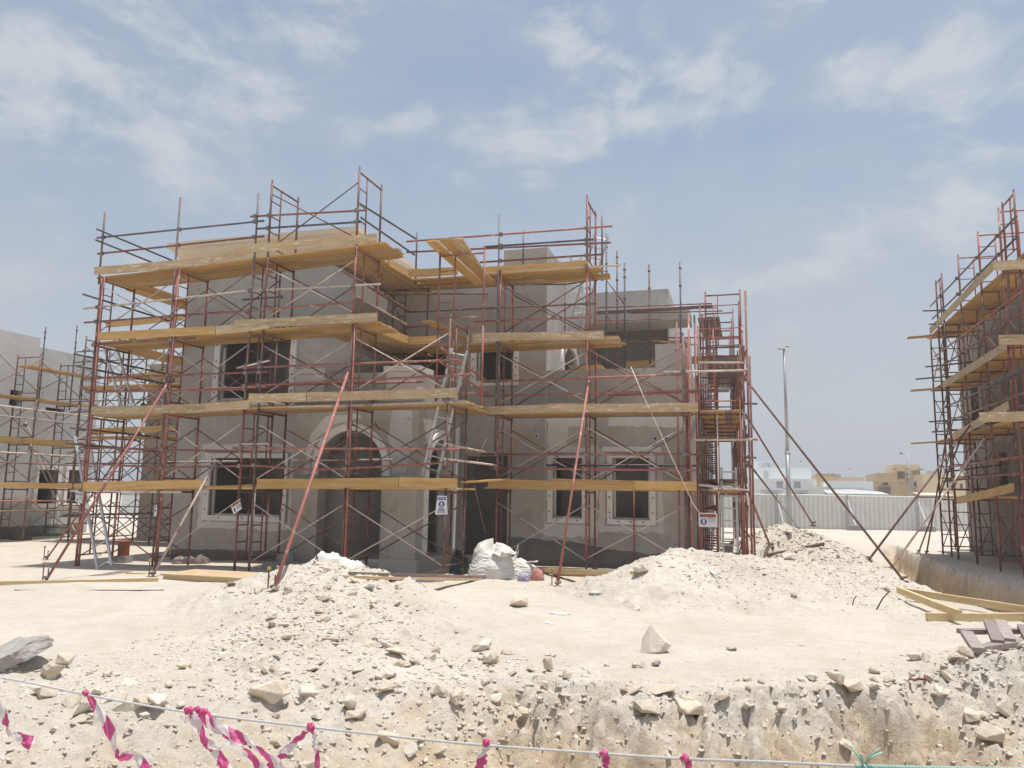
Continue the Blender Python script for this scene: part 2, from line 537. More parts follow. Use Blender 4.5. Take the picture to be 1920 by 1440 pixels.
LX = [-16, -9, -7, -5.5, -4, -3, -2.3, -1.1, 0.5, 1.35, 2.0, 3, 5, 9]
LY = [3.6, 4.2, 4.8, 6.0, 7.6, 8.3, 8.5, 8.35, 9.0, 9.7, 10.2, 10.3, 10, 9.5]
WX = [-16, -7, -4, -2.3, 0, 3]
WW = [4.5, 4.2, 3.4, 2.5, 2.3, 2.4]


def ground(x, y):
    x, y = np.asarray(x, float), np.asarray(y, float)
    z = 0.07 * fbm(x * 0.22, y * 0.22, 4, 1) + 0.035 * fbm(x * 1.1, y * 1.1, 4, 2) + 0.012 * fbm(x * 5, y * 5, 3, 3)
    z = z - 0.12 * sst(-12, -16, x) * sst(30, 22, y)
    # trench in the foreground: broken edge only right of centre, rubble slope to the left
    s = np.interp(x, LX, LY) - y + 0.5 * fbm(x * 0.9, y * 0.5, 4, 4) + 0.3 * fbm(x * 3.6, y * 2.4, 4, 5) + 0.5 * np.round(fbm(x * 2.4, y * 1.3, 3, 23) * 7) / 7
    w = np.interp(x, WX, WW)
    t = np.clip(s / w, 0, 1)
    cut = sst(-2.9, -1.7, x) * sst(2.2, 1.3, x)
    dep = np.interp(x, [-16, -6, -3.6, -2.2, -1.5, 1.4, 2.6, 4], [0.35, 0.4, 0.6, 1.1, 1.35, 1.35, 1.0, 0.8])
    z = z - dep * (0.35 * (1 - (1 - t) ** 1.3) + 0.65 * t * (0.35 + 0.65 * sst(0, 0.5, t)) )
    z = z - cut * 0.12 * sst(0.0, 0.1, s) * sst(0.0, 0.16, fbm(x * 1.9, y * 0.5, 3, 16))
    band = np.clip(s * 3, 0, 1)
    rough = 0.26 * fbm(x * 1.9, y * 2.1, 4, 6) + 0.42 * np.abs(fbm(x * 3.6, y * 4.2, 4, 14)) + 0.3 * np.abs(fbm(x * 7.5, y * 8.5, 3, 24)) + 0.12 * fbm(x * 12, y * 12, 3, 7)
    clod = np.round(fbm(x * 2.1 + 0.3 * fbm(x * 6, y * 6, 2, 20), y * 2.6, 3, 21) * 8) / 8
    z = z + band * 0.36 * clod * (0.35 + 0.65 * cut)
    z = z + band * rough * (0.55 + 0.6 * cut) - band * cut * 0.3 * sst(0.06, 0.2, fbm(x * 1.5, y * 2.8, 3, 15))
    # rough strip behind the lip
    z = z + np.clip(1 - np.abs(s + 0.35) / 0.8, 0, 1) * (0.03 + 0.2 * fbm(x * 3.3, y * 3.3, 4, 8) + 0.1 * np.abs(fbm(x * 7, y * 7, 3, 17))) * (1 - 0.75 * cut)
    near = sst(3.4, 1.6, y)
    z = z * (1 - near)
    # service trench along the right-hand villa
    xl = np.interp(y, [12, 16.6, 19, 20.4, 25, 30, 36, 38], [4.5, 4.1, 3.8, 3.5, 3.8, 4.4, 5.1, 5.4]) + 0.3 * fbm(y * 0.9, x * 0.3, 3, 9) + 0.14 * fbm(x * 3, y * 2.6, 4, 18)
    xr = np.interp(y, [12, 17, 21, 24, 31, 38], [6.6, 6.4, 6.0, 5.55, 5.75, 6.0]) + 0.45 * fbm(y * 0.8, x * 0.4, 4, 10) + 0.4 * fbm(x * 2.2, y * 2.4, 4, 19)
    m_ = sst(0, 0.4, x - xl) * sst(0, 0.28, xr - x) * sst(37.5, 35.5, y) * sst(12.5, 14, y)
    z = z - m_ * (1.15 + 0.6 * fbm(x * 1.5, y * 1.5, 4, 11) + 0.5 * fbm(x * 4.5, y * 4.5, 4, 22))
    z = z + np.clip(1 - np.abs(x - xr - 0.35) / 0.6, 0, 1) * sst(36, 34, y) * sst(13, 15, y) * (0.1 + 0.2 * fbm(x * 2, y * 2, 3, 12)) * sst(26, 20, y)
    return z


def seg_d(x, y, pts, vals):
    """distance to a polyline and a value interpolated along it"""
    best = np.full(np.shape(x), 1e9)
    val = np.zeros(np.shape(x))
    for (a, c, va, vc) in zip(pts[:-1], pts[1:], vals[:-1], vals[1:]):
        dx, dy = c[0] - a[0], c[1] - a[1]
        t = np.clip(((x - a[0]) * dx + (y - a[1]) * dy) / (dx * dx + dy * dy), 0, 1)
        d = np.hypot(x - a[0] - t * dx, y - a[1] - t * dy)
        vv = va + (vc - va) * t
        q = d < best
        best = np.where(q, d, best)
        val = np.where(q, vv, val)
    return best, val


HEAPS = {
    'porch': ([(-7.25, 12.7), (-6.3, 11.2), (-5.2, 9.4), (-4.6, 8.2)], [0.76, 0.6, 0.36, 0.2], 2.7, 21),
    'right': ([(-1.35, 16.1), (-0.2, 16.1), (0.9, 17.4), (2.1, 18.8), (2.7, 19.6)], [0.98, 0.9, 0.72, 0.5, 0.25], 2.5, 22),
    'back': ([(0.9, 23.6), (1.5, 23.2), (2.2, 21.2)], [1.28, 1.1, 0.5], 2.7, 23),
    'fore_right': ([(2.7, 7.4), (3.5, 9.6), (4.7, 12.4)], [0.55, 0.72, 0.42], 2.2, 24),
    'fore_left': ([(-9.2, 5.6), (-7.1, 6.5), (-6.4, 6.7)], [0.35, 0.3, 0.15], 1.3, 25),
}


def heap(name, x, y):
    pts, hs, rad, sd = HEAPS[name]
    x, y = np.asarray(x, float), np.asarray(y, float)
    d, h = seg_d(x + 0.5 * fbm(x * 0.7, y * 0.7, 3, sd), y + 0.5 * fbm(x * 0.7, y * 0.7, 3, sd + 1), pts, hs)
    rr = rad * (0.55 + 0.55 * h / max(hs))
    q = np.clip(1 - d / rr, 0, 1)
    prof = q * q * (3 - 2 * q) * 0.55 + q * 0.45
    z = h * prof + np.clip(q * 3, 0, 1) * (0.16 * fbm(x * 1.8, y * 1.8, 4, sd + 2) + (0.11 if sd != 22 else 0.08) * fbm(x * 6, y * 6, 4, sd + 3) + (0.3 if sd != 22 else 0.22) * np.clip(np.round(fbm(x * 3.4, y * 3.4, 3, sd + 5) * 9) / 9, 0, 1) * sst(-0.05, 0.12, fbm(x * 1.1, y * 1.1, 3, sd + 6)))
    return np.where(q > 0.004, z - 0.09 + np.minimum(ground(x, y), 0), -9.0)


def HZ(x, y):
    z = ground(x, y)
    for k in HEAPS:
        z = np.maximum(z, heap(k, x, y))
    return z


def hz(x, y):
    return float(HZ(np.array([x]), np.array([y]))[0])


def onto(px, py, guess=0.0):
    """where a line of sight meets the built ground"""
    d = ray(px, py)
    if d.z >= -1e-4:
        d = Vector((d.x, d.y, -1e-3))
    dist = 2.5 * 1.006 ** np.arange(900) / d.length
    X, Y, Z = d.x * dist, d.y * dist, EYE + d.z * dist
    hit = np.nonzero(Z <= HZ(X, Y))[0]
    if len(hit):
        i = hit[0]
        return Vector((float(X[i]), float(Y[i]), float(Z[i])))
    return hZ(px, py, guess)


def grid_mesh(name, X, Y, Z, keep=None):
    ny, nx = X.shape
    co = np.stack([X, Y, Z], -1).reshape(-1, 3)
    i = np.arange(ny * nx).reshape(ny, nx)
    q = np.stack([i[:-1, :-1], i[:-1, 1:], i[1:, 1:], i[1:, :-1]], -1).reshape(-1, 4)
    if keep is not None:
        kq = keep.reshape(-1)[q].all(1)
        q = q[kq]
        used = np.unique(q)
        mp_ = np.full(ny * nx, -1)
        mp_[used] = np.arange(len(used))
        co, q = co[used], mp_[q]
    me = bpy.data.meshes.new(name)
    me.vertices.add(len(co))
    me.vertices.foreach_set('co', co.astype(np.float32).ravel())
    me.loops.add(q.size)
    me.loops.foreach_set('vertex_index', q.astype(np.int32).ravel())
    me.polygons.add(len(q))
    me.polygons.foreach_set('loop_start', np.arange(0, q.size, 4, dtype=np.int32))
    me.polygons.foreach_set('use_smooth', np.ones(len(q), dtype=bool))
    me.update(calc_edges=True)
    me.materials.append(MATS['sand'])
    return me


def geo(a, b_, step, g):
    out, x, s = [], a, step
    sg = 1 if b_ > a else -1
    while (b_ - x) * sg > 0:
        out.append(x)
        s *= g
        x += s * sg
    out.append(b_)
    return out


xs = np.array(sorted(set(geo(-14, -600, 0.15, 1.16)[1:] + list(np.arange(-14, -9.5, 0.12)) + list(np.arange(-9.5, 4.2, 0.036)) + list(np.arange(4.2, 7.6, 0.06)) + geo(7.6, 600, 0.1, 1.16))))
ys = np.array(sorted(set(geo(0, -200, 0.3, 1.3)[1:] + list(np.arange(0, 4.4, 0.14)) + list(np.arange(4.4, 11.2, 0.036)) + list(np.arange(11.2, 21, 0.07)) + list(np.arange(21, 39, 0.14)) + geo(39, 900, 0.3, 1.16))))
GX, GY = np.meshgrid(xs, ys)
g = link_new('ground', grid_mesh('ground', GX, GY, ground(GX, GY)))
tag(g, kind='structure')

HEAP_LABEL = {
    'porch': 'spoil heap of sand and rubble in front of the arched porch',
    'right': 'long smooth pale sand heap before the right corner of the villa',
    'back': 'peaked stony spoil heap beside the right side scaffold, before the metal fence',
    'fore_right': 'rubble heap at the near right corner, beside the brown wooden frame',
    'fore_left': 'low rubble heap at the left edge, under the broken concrete slab',
}
for k, (pts, hs, rad, sd) in HEAPS.items():
    px_, py_ = [p[0] for p in pts], [p[1] for p in pts]
    st = 0.035 if k != 'back' else 0.06
    X, Y = np.meshgrid(np.arange(min(px_) - rad - 0.8, max(px_) + rad + 0.8, st), np.arange(min(py_) - rad - 0.8, max(py_) + rad + 0.8, st))
    Z = heap(k, X, Y)
    o = link_new('spoil_heap', grid_mesh('spoil_heap', X, Y, Z, (Z > ground(X, Y) - 0.12) & (Z > -1)))
    tag(o, HEAP_LABEL[k], 'heap', 'heaps of dug sand and rubble')

# ------------------------------------------------------------------ the villa under construction
XA, YA, ZA = Vector((1, 0, 0)), Vector((0, 1, 0)), Vector((0, 0, 1))
V = thing('villa', 'two storey grey plastered villa under construction wrapped in red scaffolding', 'house', (-8.6, 19, 0))


def vpart(mb, name, m_, smooth=False, label=None):
    o = mb.build(name, m_, V, smooth)
    if label:
        o['label'] = label
    return o


# left block: front wall with two windows
LW = (-14.60, -12.28, 1.18, 2.78)
UW = (-14.55, -12.22, 4.45, 6.28)
o0 = (-15.85, 19.0, -0.3)
vpart(wall(MB(), o0, XA, YA, 5.55, 8.75, [(LW[0] + 15.85, LW[1] + 15.85, LW[2] + .3, LW[3] + .3), (UW[0] + 15.85, UW[1] + 15.85, UW[2] + .3, UW[3] + .3, 0.3, 0.5)]), 'wall', 'plaster')
vpart(wall(MB(), (-10.3, 19.25, -0.3), YA, -XA, 11.6, 8.75, [(2.5, 3.6, 4.5, 6.4)]), 'wall', 'plaster')
vpart(wall(MB(), (-15.85, 31, -0.3), -YA, XA, 11.75, 8.75), 'wall', 'plaster')
vpart(MB().box(-15.6, -10.55, 30.7, 30.95, -0.3, 8.45), 'wall', 'plaster')
vpart(MB().box(-15.6, -10.55, 19.25, 30.7, 8.2, 8.4), 'roof', 'concrete')
vpart(MB().box(-15.6, -10.55, 19.25, 30.7, 3.6, 3.85), 'floor_slab', 'concrete')
vpart(MB().box(-15.6, -10.55, 21.6, 21.8, -0.2, 3.6), 'partition', 'plaster_dark')
vpart(MB().box(-15.6, -10.55, 21.6, 21.8, 3.85, 8.2), 'partition', 'plaster_dark')
# cornice: swept profile round the left block's roof edge
prof = [(0.0, 8.46), (0.12, 8.5), (0.2, 8.62), (0.38, 8.8), (0.5, 8.95), (0.62, 9.0), (0.62, 9.16), (0.5, 9.16), (-0.2, 9.16), (-0.2, 8.46)]
mb = MB()
rings = []
for (cx, cy, dx, dy) in ((-15.85, 31, -1, 1), (-15.85, 19, -1, -1), (-10.3, 19, 0.28, -1), (-10.3, 31, 0.28, 1)):
    rings.append([(cx + dx * a, cy + dy * a * (0.5 if dy < 0 else 1), h) for a, h in prof])
K = len(prof)
mb.add([p for r_ in rings for p in r_], [(i * K + k, i * K + (k + 1) % K, (i + 1) * K + (k + 1) % K, (i + 1) * K + k) for i in range(3) for k in range(K)] + [tuple(range(K - 1, -1, -1)), tuple(range(3 * K, 4 * K))])
vpart(mb, 'cornice', 'cornice')


def window_parts(u0, u1, v0, v1, Y, wd, arch=0.0):
    mb = MB()
    if arch:
        arch_ring(mb, (0, Y, 0), XA, YA, (u0 + u1) / 2, v1 - arch, (u1 - u0) / 2, (u1 - u0) / 2 + wd, arch, arch + wd * 0.9, v0 - wd * 0.5, 0.07, 0.5)
        mb.box(u0 - wd - 0.03, u1 + wd + 0.03, Y - 0.1, Y + 0.03, v0 - wd * 1.0, v0 - wd * 0.5 - 0.002)
    else:
        surround(mb, (0, Y, 0), XA, YA, u0, u1, v0, v1, wd)
    s = vpart(mb, 'window_surround', 'surround')
    for k in range(4):
        z = v0 + (v1 - v0) * (k + 0.4) / 4
        for x in (u0 - wd * 0.55, u1 + wd * 0.55):
            MB().box(x - 0.016, x + 0.016, Y - 0.088, Y - 0.069, z, z + 0.035).build('fixing_bolt', 'dark_void', s)
    for k in range(3):
        x = u0 + (u1 - u0) * (k + 0.5) / 3
        MB().box(x - 0.016, x + 0.016, Y - 0.096, Y - 0.08, v0 - wd * 0.45, v0 - wd * 0.45 + 0.033).build('fixing_bolt', 'dark_void', s)
    # inner reveal frame
    fr = MB()
    for (a0, a1, b0, b1) in ((u0, u0 + 0.06, v0, v1 - arch), (u1 - 0.06, u1, v0, v1 - arch), (u0 + 0.06, u1 - 0.06, v0, v0 + 0.05)):
        fr.box(a0 + 0.002, a1 - 0.002, Y + 0.1, Y + 0.16, b0 + 0.002, b1 - 0.002)
    fr.build('window_frame', 'white_plaster', s)
    return s


window_parts(*LW, 19.0, 0.17)
window_parts(*UW, 19.0, 0.18, 0.3)
vpart(ring_patch(MB(), (0, 19, 0), XA, YA, LW[0] - .22, LW[1] + .22, LW[2] - .18, LW[3] + .17, 0.14, jit=0.045, sides=(1, .6, 1.3, 1.6)), 'plaster_patch', 'white_plaster')

# porch: front and side arches, piers of the balcony on top
PX0, PX1, PY = -11.28, -7.8, 17.9
vpart(wall(MB(), (PX0, PY, -0.2), XA, YA, PX1 - PX0, 4.36, [(-10.53 - PX0, -8.74 - PX0, 0.38, 3.64, 0.9)], 0.4), 'porch_wall', 'plaster')
vpart(wall(MB(), (PX1, PY + 0.4, -0.2), YA, -XA, 2.6, 4.36, [(0.25, 2.0, 0.38, 3.5, 0.85)], 0.4), 'porch_wall', 'plaster')
vpart(MB().box(PX0, PX0 + 0.35, PY + 0.4, 19.0, -0.2, 4.16), 'porch_wall', 'plaster')
vpart(MB().box(PX0 - 0.06, PX1 + 0.06, PY - 0.06, 20.98, 4.163, 4.32), 'balcony_slab', 'plaster')
vpart(MB().box(PX0, PX1 - 0.4, PY + 0.4, 20.98, 3.4, 4.16), 'porch_ceiling', 'plaster_dark')
vpart(MB().box(PX0 + 0.36, PX1 - 0.41, PY + 0.02, 20.9, -0.2, 0.26), 'porch_floor', 'concrete')
vpart(MB().box(-8.72, PX1 + 0.1, PY - 0.1, PY + 2.4, -0.2, 0.3), 'plinth', 'plaster')
mb = arch_ring(MB(), (0, PY, 0), XA, YA, -9.635, 2.54, 0.895, 1.08, 0.9, 1.085, 2.3, 0.05)
a1 = vpart(mb, 'arch_moulding', 'surround')
arch_ring(MB(), (0, PY, 0), XA, YA, -9.635, 2.54, 0.93, 1.04, 0.935, 1.045, 2.3, 0.08).build('moulding_bead', 'surround', a1)
vpart(arch_ring(MB(), (PX1, 0, 0), YA, -XA, 19.43, 2.45, 0.87, 1.08, 0.85, 1.06, 0.4, 0.05), 'arch_moulding', 'surround')
pb = patch(MB(), (0, PY, 0), XA, YA, [(-11.0, 2.3), (-10.78, 2.3), (-10.78, 2.8), (-10.6, 3.25), (-10.2, 3.6), (-9.4, 3.75), (-9.4, 3.85), (-10.4, 3.8), (-10.85, 3.3)], 0.004, 0.03)
vpart(pb, 'plaster_patch', 'white_plaster')
vpart(patch(MB(), (0, PY, 0), XA, YA, [(-8.45, 2.35), (-8.1, 2.4), (-7.95, 3.2), (-8.02, 4.1), (-8.5, 4.1), (-8.62, 3.3)], 0.004, 0.02), 'plaster_patch', 'concrete')
for (x0, x1, y0, y1) in ((-11.34, -10.5, 17.88, 18.6), (-8.72, -7.86, 17.88, 18.7), (-8.62, -7.86, 20.1, 20.8)):
    p = vpart(MB().box(x0, x1, y0, y1, 4.32, 4.92), 'balcony_pier', 'white_plaster')
    MB().box(x0 - 0.06, x1 + 0.06, y0 - 0.06, y1 + 0.06, 4.923, 5.06).build('pier_cap', 'white_plaster', p)
mb = MB().box(-10.5, -8.72, 17.98, 18.16, 4.32, 4.93)
vpart(mb, 'balcony_parapet', 'plaster')
vpart(MB().box(-8.1, -7.9, 18.7, 20.1, 4.32, 4.9), 'balcony_parapet', 'plaster')

# centre: wall plane Y = 21 from the left block to the tower, with recessed door and upper windows
CX0, CX1 = -10.3, -5.34
DO = (-7.72, -6.42, 0.2, 2.95)
U1, U2 = (-9.55, -8.35, 4.4, 6.15), (-7.4, -6.31, 5.08, 6.1)
vpart(wall(MB(), (CX0, 21, -0.2), XA, YA, CX1 - CX0, 8.1, [(DO[0] - CX0, DO[1] - CX0, DO[2] + .2, DO[3] + .2), (0.25, 1.75, 0.45, 3.25), (U1[0] - CX0, U1[1] - CX0, U1[2] + .2, U1[3] + .2), (U2[0] - CX0, U2[1] - CX0, U2[2] + .2, U2[3] + .2)]), 'wall', 'plaster')
window_parts(*U2, 21.0, 0.17)
vpart(MB().box(-10.05, -5.6, 30.7, 30.95, -0.2, 7.9), 'wall', 'plaster')
vpart(MB().box(-10.29, -5.6, 21.25, 30.7, 7.4, 7.6), 'roof', 'concrete')
vpart(MB().box(-10.29, -5.6, 21.25, 30.7, 3.6, 3.85), 'floor_slab', 'concrete')
vpart(MB().box(-10.29, -5.35, 24.4, 24.6, -0.2, 3.6), 'partition', 'plaster_dark')
vpart(MB().box(-10.29, -5.6, 24.4, 24.6, 3.85, 7.4), 'partition', 'plaster_dark')
cp = vpart(MB().box(-9.25, -7.75, 20.96, 21.3, 7.903, 8.06), 'roof_coping', 'white_paint')
vpart(MB().box(-9.6, -8.6, 23.2, 24.4, 7.6, 8.75), 'stair_bulkhead', 'concrete')
# tower
vpart(MB().box(-6.65, -5.34, 21.0, 21.25, 7.903, 8.9), 'tower_wall', 'plaster')
vpart(wall(MB(), (-5.34, 21.25, 4.5), YA, -XA, 5.6, 4.4, [(1.7, 3.6, 0.7, 1.95, 0.75, 0.8)], 0.25), 'tower_wall', 'plaster')
vpart(MB().box(-6.65, -6.4, 21.25, 26.85, 7.6, 8.9), 'tower_wall', 'plaster')
vpart(MB().box(-6.4, -5.59, 21.25, 26.85, 8.55, 8.75), 'roof', 'concrete')
vpart(MB().box(-6.4, -5.59, 26.6, 26.85, 7.6, 8.55), 'tower_wall', 'plaster')
vpart(arch_ring(MB(), (-5.34, 0, 0), YA, -XA, 23.9, 5.7, 0.95, 1.2, 0.75, 1.0, 5.1, 0.08, 0.8), 'window_surround', 'white_paint')
# right block
RX0, RX1, RY = -5.34, -1.44, 21.0
W1, W2 = (-5.12, -4.3, 1.28, 2.9), (-3.48, -2.5, 1.28, 2.9)
vpart(wall(MB(), (RX0, RY, -0.2), XA, YA, RX1 - RX0, 5.53, [(W1[0] - RX0, W1[1] - RX0, W1[2] + .2, W1[3] + .2), (W2[0] - RX0, W2[1] - RX0, W2[2] + .2, W2[3] + .2)]), 'wall', 'plaster')
vpart(wall(MB(), (RX1, RY + 0.25, -0.2), YA, -XA, 9.7, 5.53), 'wall', 'plaster')
vpart(MB().box(-2.33, -1.44, 21.0, 21.25, 5.333, 5.96), 'parapet_pier', 'plaster')
mb = MB().add([(-1.69, 21.25, 5.333), (-1.44, 21.25, 5.333), (-1.44, 22.3, 5.333), (-1.69, 22.3, 5.333), (-1.69, 21.25, 5.96), (-1.44, 21.25, 5.96), (-1.44, 21.9, 5.96), (-1.69, 21.9, 5.96)], [(0, 3, 2, 1), (4, 5, 6, 7), (0, 1, 5, 4), (1, 2, 6, 5), (2, 3, 7, 6), (3, 0, 4, 7)])
vpart(mb, 'parapet_pier', 'plaster')
vpart(MB().box(-5.34, -1.69, 21.25, 30.7, 4.25, 4.5), 'terrace_slab', 'concrete')
vpart(MB().box(-5.34, -1.69, 30.7, 30.95, -0.2, 5.3), 'wall', 'plaster')
vpart(MB().box(-5.34, -1.69, 22.9, 23.1, -0.2, 4.25), 'partition', 'plaster_dark')
window_parts(*W1, 21.0, 0.15)
window_parts(*W2, 21.0, 0.15)
# upper room set back on the terrace, with its canopy slab
vpart(MB().box(-5.08, -2.36, 25.2, 25.45, 4.5, 8.58), 'upper_wall', 'plaster')
vpart(wall(MB(), (-2.36, 25.45, 4.5), YA, -XA, 5.2, 4.08), 'upper_wall', 'plaster')
vpart(MB().box(-5.08, -2.61, 25.45, 30.6, 7.7, 7.9), 'roof', 'concrete')
vpart(MB().box(-5.08, -4.83, 26.85, 30.6, 4.5, 8.5), 'upper_wall', 'plaster')
vpart(MB().box(-4.95, -1.62, 23.9, 25.19, 7.26, 7.6), 'canopy_slab', 'plaster')
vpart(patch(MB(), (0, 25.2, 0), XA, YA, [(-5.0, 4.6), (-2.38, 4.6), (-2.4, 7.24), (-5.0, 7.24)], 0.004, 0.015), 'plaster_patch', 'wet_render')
vpart(MB().box(-2.3, -1.75, 26.6, 26.8, 6.4, 7.2), 'window_surround', 'white_paint')

# coats and patches on the right front wall
vpart(ring_patch(MB(), (0, 21, 0), XA, YA, W1[0] - .2, W1[1] + .2, W1[2] - .17, W1[3] + .16, 0.2, jit=0.05, sides=(0.1, 1, 1.6, 0.8)), 'plaster_patch', 'white_plaster')
vpart(ring_patch(MB(), (0, 21, 0), XA, YA, W2[0] - .2, W2[1] + .2, W2[2] - .17, W2[3] + .16, 0.17, 0.007, jit=0.04, sides=(1, 0.8, 0.9, 0.6)), 'plaster_patch', 'white_plaster')
vpart(patch(MB(), (0, 21, 0), XA, YA, [(-3.62, 3.78), (-1.62, 3.7), (-1.62, 4.22), (-3.56, 4.22)], 0.004, 0.035, 0.1), 'plaster_patch', 'white_plaster')
vpart(patch(MB(), (0, 21, 0), XA, YA, [(-5.28, 3.1), (-4.75, 3.1), (-4.7, 3.75), (-4.1, 3.8), (-4.05, 4.2), (-5.3, 4.2)], 0.005, 0.025), 'plaster_patch', 'white_plaster')
vpart(MB().box(-3.75, -2.2, 20.88, 20.996, 3.07, 3.2), 'window_head', 'white_paint')
vpart(MB().box(-14.9, -12.6, 18.92, 18.996, 2.99, 3.12), 'window_head', 'white_plaster')
vpart(patch(MB(), (0, 21, 0), XA, YA, [(-6.4, -0.1), (-1.46, -0.1), (-1.46, 0.42), (-2.6, 0.42), (-3.6, 0.5), (-4.6, 0.66), (-6.4, 0.72)], 0.003, 0.03, 0.15), 'bitumen_coat', 'bitumen')
vpart(patch(MB(), (0, 19, 0), XA, YA, [(-15.8, -0.25), (-11.3, -0.25), (-11.3, 0.22), (-13, 0.26), (-15.8, 0.2)], 0.003, 0.02, 0.15), 'bitumen_coat', 'bitumen')
for (x, z) in ((-5.6, 3.5), (-4.05, 3.45), (-2.35, 3.42), (-2.05, 3.42)):
    wb = vpart(MB().box(x - 0.06, x + 0.06, 20.984, 20.997, z - 0.06, z + 0.07), 'conduit_box', 'concrete')
    MB().tube((x, 20.975, z), (x, 20.99, z), 0.032, 10).build('conduit_hole', 'dark_void', wb)
for (x, y, z0, z1) in ((-5.345, 20.99, 0.75, 8.88), (-1.455, 20.99, 0.5, 5.32)):
    vpart(MB().box(x - 0.012, x + 0.012, y, 20.998, z0, z1), 'corner_bead', 'white_plaster')
# set-back wing on the far left
vpart(MB().box(-22.4, -15.86, 25.0, 25.25, -0.3, 6.7), 'wing_wall', 'plaster')
vpart(MB().box(-22.4, -22.15, 25.25, 31, -0.3, 6.7), 'wing_wall', 'plaster')
vpart(MB().box(-22.15, -15.86, 25.25, 31, 6.2, 6.45), 'roof', 'concrete')

# ------------------------------------------------------------------ scaffolds
FH = 1.94


def frame_mesh(material, h=FH, w=1.2):
    mb = MB()
    r = 0.029
    mb.tube((0, 0, 0), (0, 0, h), r).tube((0, w, 0), (0, w, h), r)
    mb.tube((0, 0, h - 0.06), (0, w, h - 0.06), 0.025)
    mb.tube((0, 0.42, 0.28), (0, 0.42, h - 0.06), 0.02, 6)
    mb.tube((0, 0, 0.28), (0, w, 0.28), 0.02, 6)
    for z in (0.68, 1.08, 1.48):
        mb.tube((0, 0, z), (0, 0.42, z), 0.017, 6)
    mb.tube((0, 0, h - 0.01), (0, 0, h + 0.09), 0.019).tube((0, w, h - 0.01), (0, w, h + 0.09), 0.019)
    return mb.mesh('frame', material, True)


FRAMES = [frame_mesh(k) for k in ('red_tube', 'red_tube', 'brown_tube', 'red_tube', 'brown_tube')]
mbj = MB().box(-0.07, 0.07, -0.07, 0.07, 0, 0.012).tube((0, 0, 0.01), (0, 0, 0.3), 0.017).tube((0, 0, 0.16), (0, 0, 0.19), 0.04)
JACK = mbj.mesh('base_jack', 'coupler_steel')
mbc = MB()
mbc.box(-0.045, 0.045, -0.05, 0.02, -0.045, 0.045).tube((-0.06, -0.03, 0), (0.06, -0.03, 0), 0.014, 6)
COUP = mbc.mesh('coupler', 'coupler_steel')


def inst(name, me, parent, loc, rz=0.0, sc=None):
    o = link_new(name, me, parent)
    p = worldpos(parent)
    o.location = Vector(loc) - p
    o.rotation_euler = (0, 0, rz)
    if sc:
        o.scale = sc
    return o


def frame(par, x, y, z, rz=0.0, h=FH, w=1.2, k=None):
    me = random.choice(FRAMES) if k is None else FRAMES[k]
    return inst('frame', me, par, (x, y, z), rz + random.uniform(-0.01, 0.01), (1, w / 1.2, h / FH))


def cross(par, p, q, lo=0.25, hi=1.6, material='brown_tube'):
    """scissor brace between two uprights whose lift starts at p and q"""
    p, q = Vector(p), Vector(q)
    mb = MB()
    lo += random.uniform(-.06, .06)
    hi += random.uniform(-.06, .06)
    mb.tube(p + ZA * lo, q + ZA * hi, 0.0155, 6).tube(p + ZA * hi + Vector((0.012, -0.026, 0)), q + ZA * lo + Vector((0.012, -0.026, 0)), 0.0155, 6)
    return mb.build('cross_brace', material, par, True)


def rail(par, pts, material='red_tube', r=0.027, name='guard_rail', coup=()):
    mb = MB().path(pts, r) if len(pts) > 2 else MB().tube(pts[0], pts[1], r)
    o = mb.build(name, material, par, True)
    for c in coup:
        cc = link_new('coupler', COUP, o)
        cc.location = Vector(c) - worldpos(par)
        cc.rotation_euler = (random.uniform(-.3, .3), random.choice((0, 1.57)), random.uniform(-.2, .2))
    return o


def pole(par, x, y, z0, z1, material='brown_tube', r=0.025, name='standard', dx=0.0):
    return MB().tube((x, y, z0), (x + dx, y, z1), r).build(name, material, par, True)


def prop_pole(par, x, y, z0, z1, material='dark_tube'):
    mb = MB().tube((x, y, z0), (x, y, z1), 0.024)
    z = z1 - 0.2
    while z > z1 - 2.6:
        mb.tube((x, y, z - 0.025), (x, y, z + 0.025), 0.04)
        z -= random.choice((0.22, 0.5, 0.62))
    return mb.build('standard', material, par, True)


PLANKS = {}


def plank(p0, p1, material, name, label, cat, group, w=0.225, t=0.042, edge=False, roll=0.0):
    p0, p1 = Vector(p0), Vector(p1)
    L = (p1 - p0).length
    mb = MB()
    K = 5
    wy, tz = (t, w) if edge else (w, t)
    jt = lambda s: random.uniform(-s, s)
    vs = []
    for i in range(K + 1):
        x = L * i / K + (jt(0.012) if 0 < i < K else 0)
        dz, dy = jt(0.004) - 0.008 * math.sin(math.pi * i / K), jt(0.003)
        for (a, c) in ((-wy / 2, 0), (wy / 2, 0), (wy / 2, tz), (-wy / 2, tz)):
            vs.append((x + (jt(0.006) if i in (0, K) else 0), a + dy + jt(0.0015), c + dz + jt(0.0015)))
    fs = [(i * 4 + k, i * 4 + 4 + k, i * 4 + 4 + (k + 1) % 4, i * 4 + (k + 1) % 4) for i in range(K) for k in range(4)]
    fs = [f[::-1] for f in fs]
    fs += [(0, 1, 2, 3), (K * 4 + 3, K * 4 + 2, K * 4 + 1, K * 4)]
    mb.add(vs, fs)
    o = link_new(name, mb.mesh(name, material))
    o.location = p0
    d = (p1 - p0).normalized()
    y = ZA.cross(d)
    if y.length < 1e-3:
        y = YA
    y.normalize()
    z = d.cross(y)
    m_ = Matrix((d, y, z)).transposed()
    o.rotation_euler = (m_ @ Matrix.Rotation(roll, 3, 'X')).to_euler()
    return tag(o, label, cat, group)


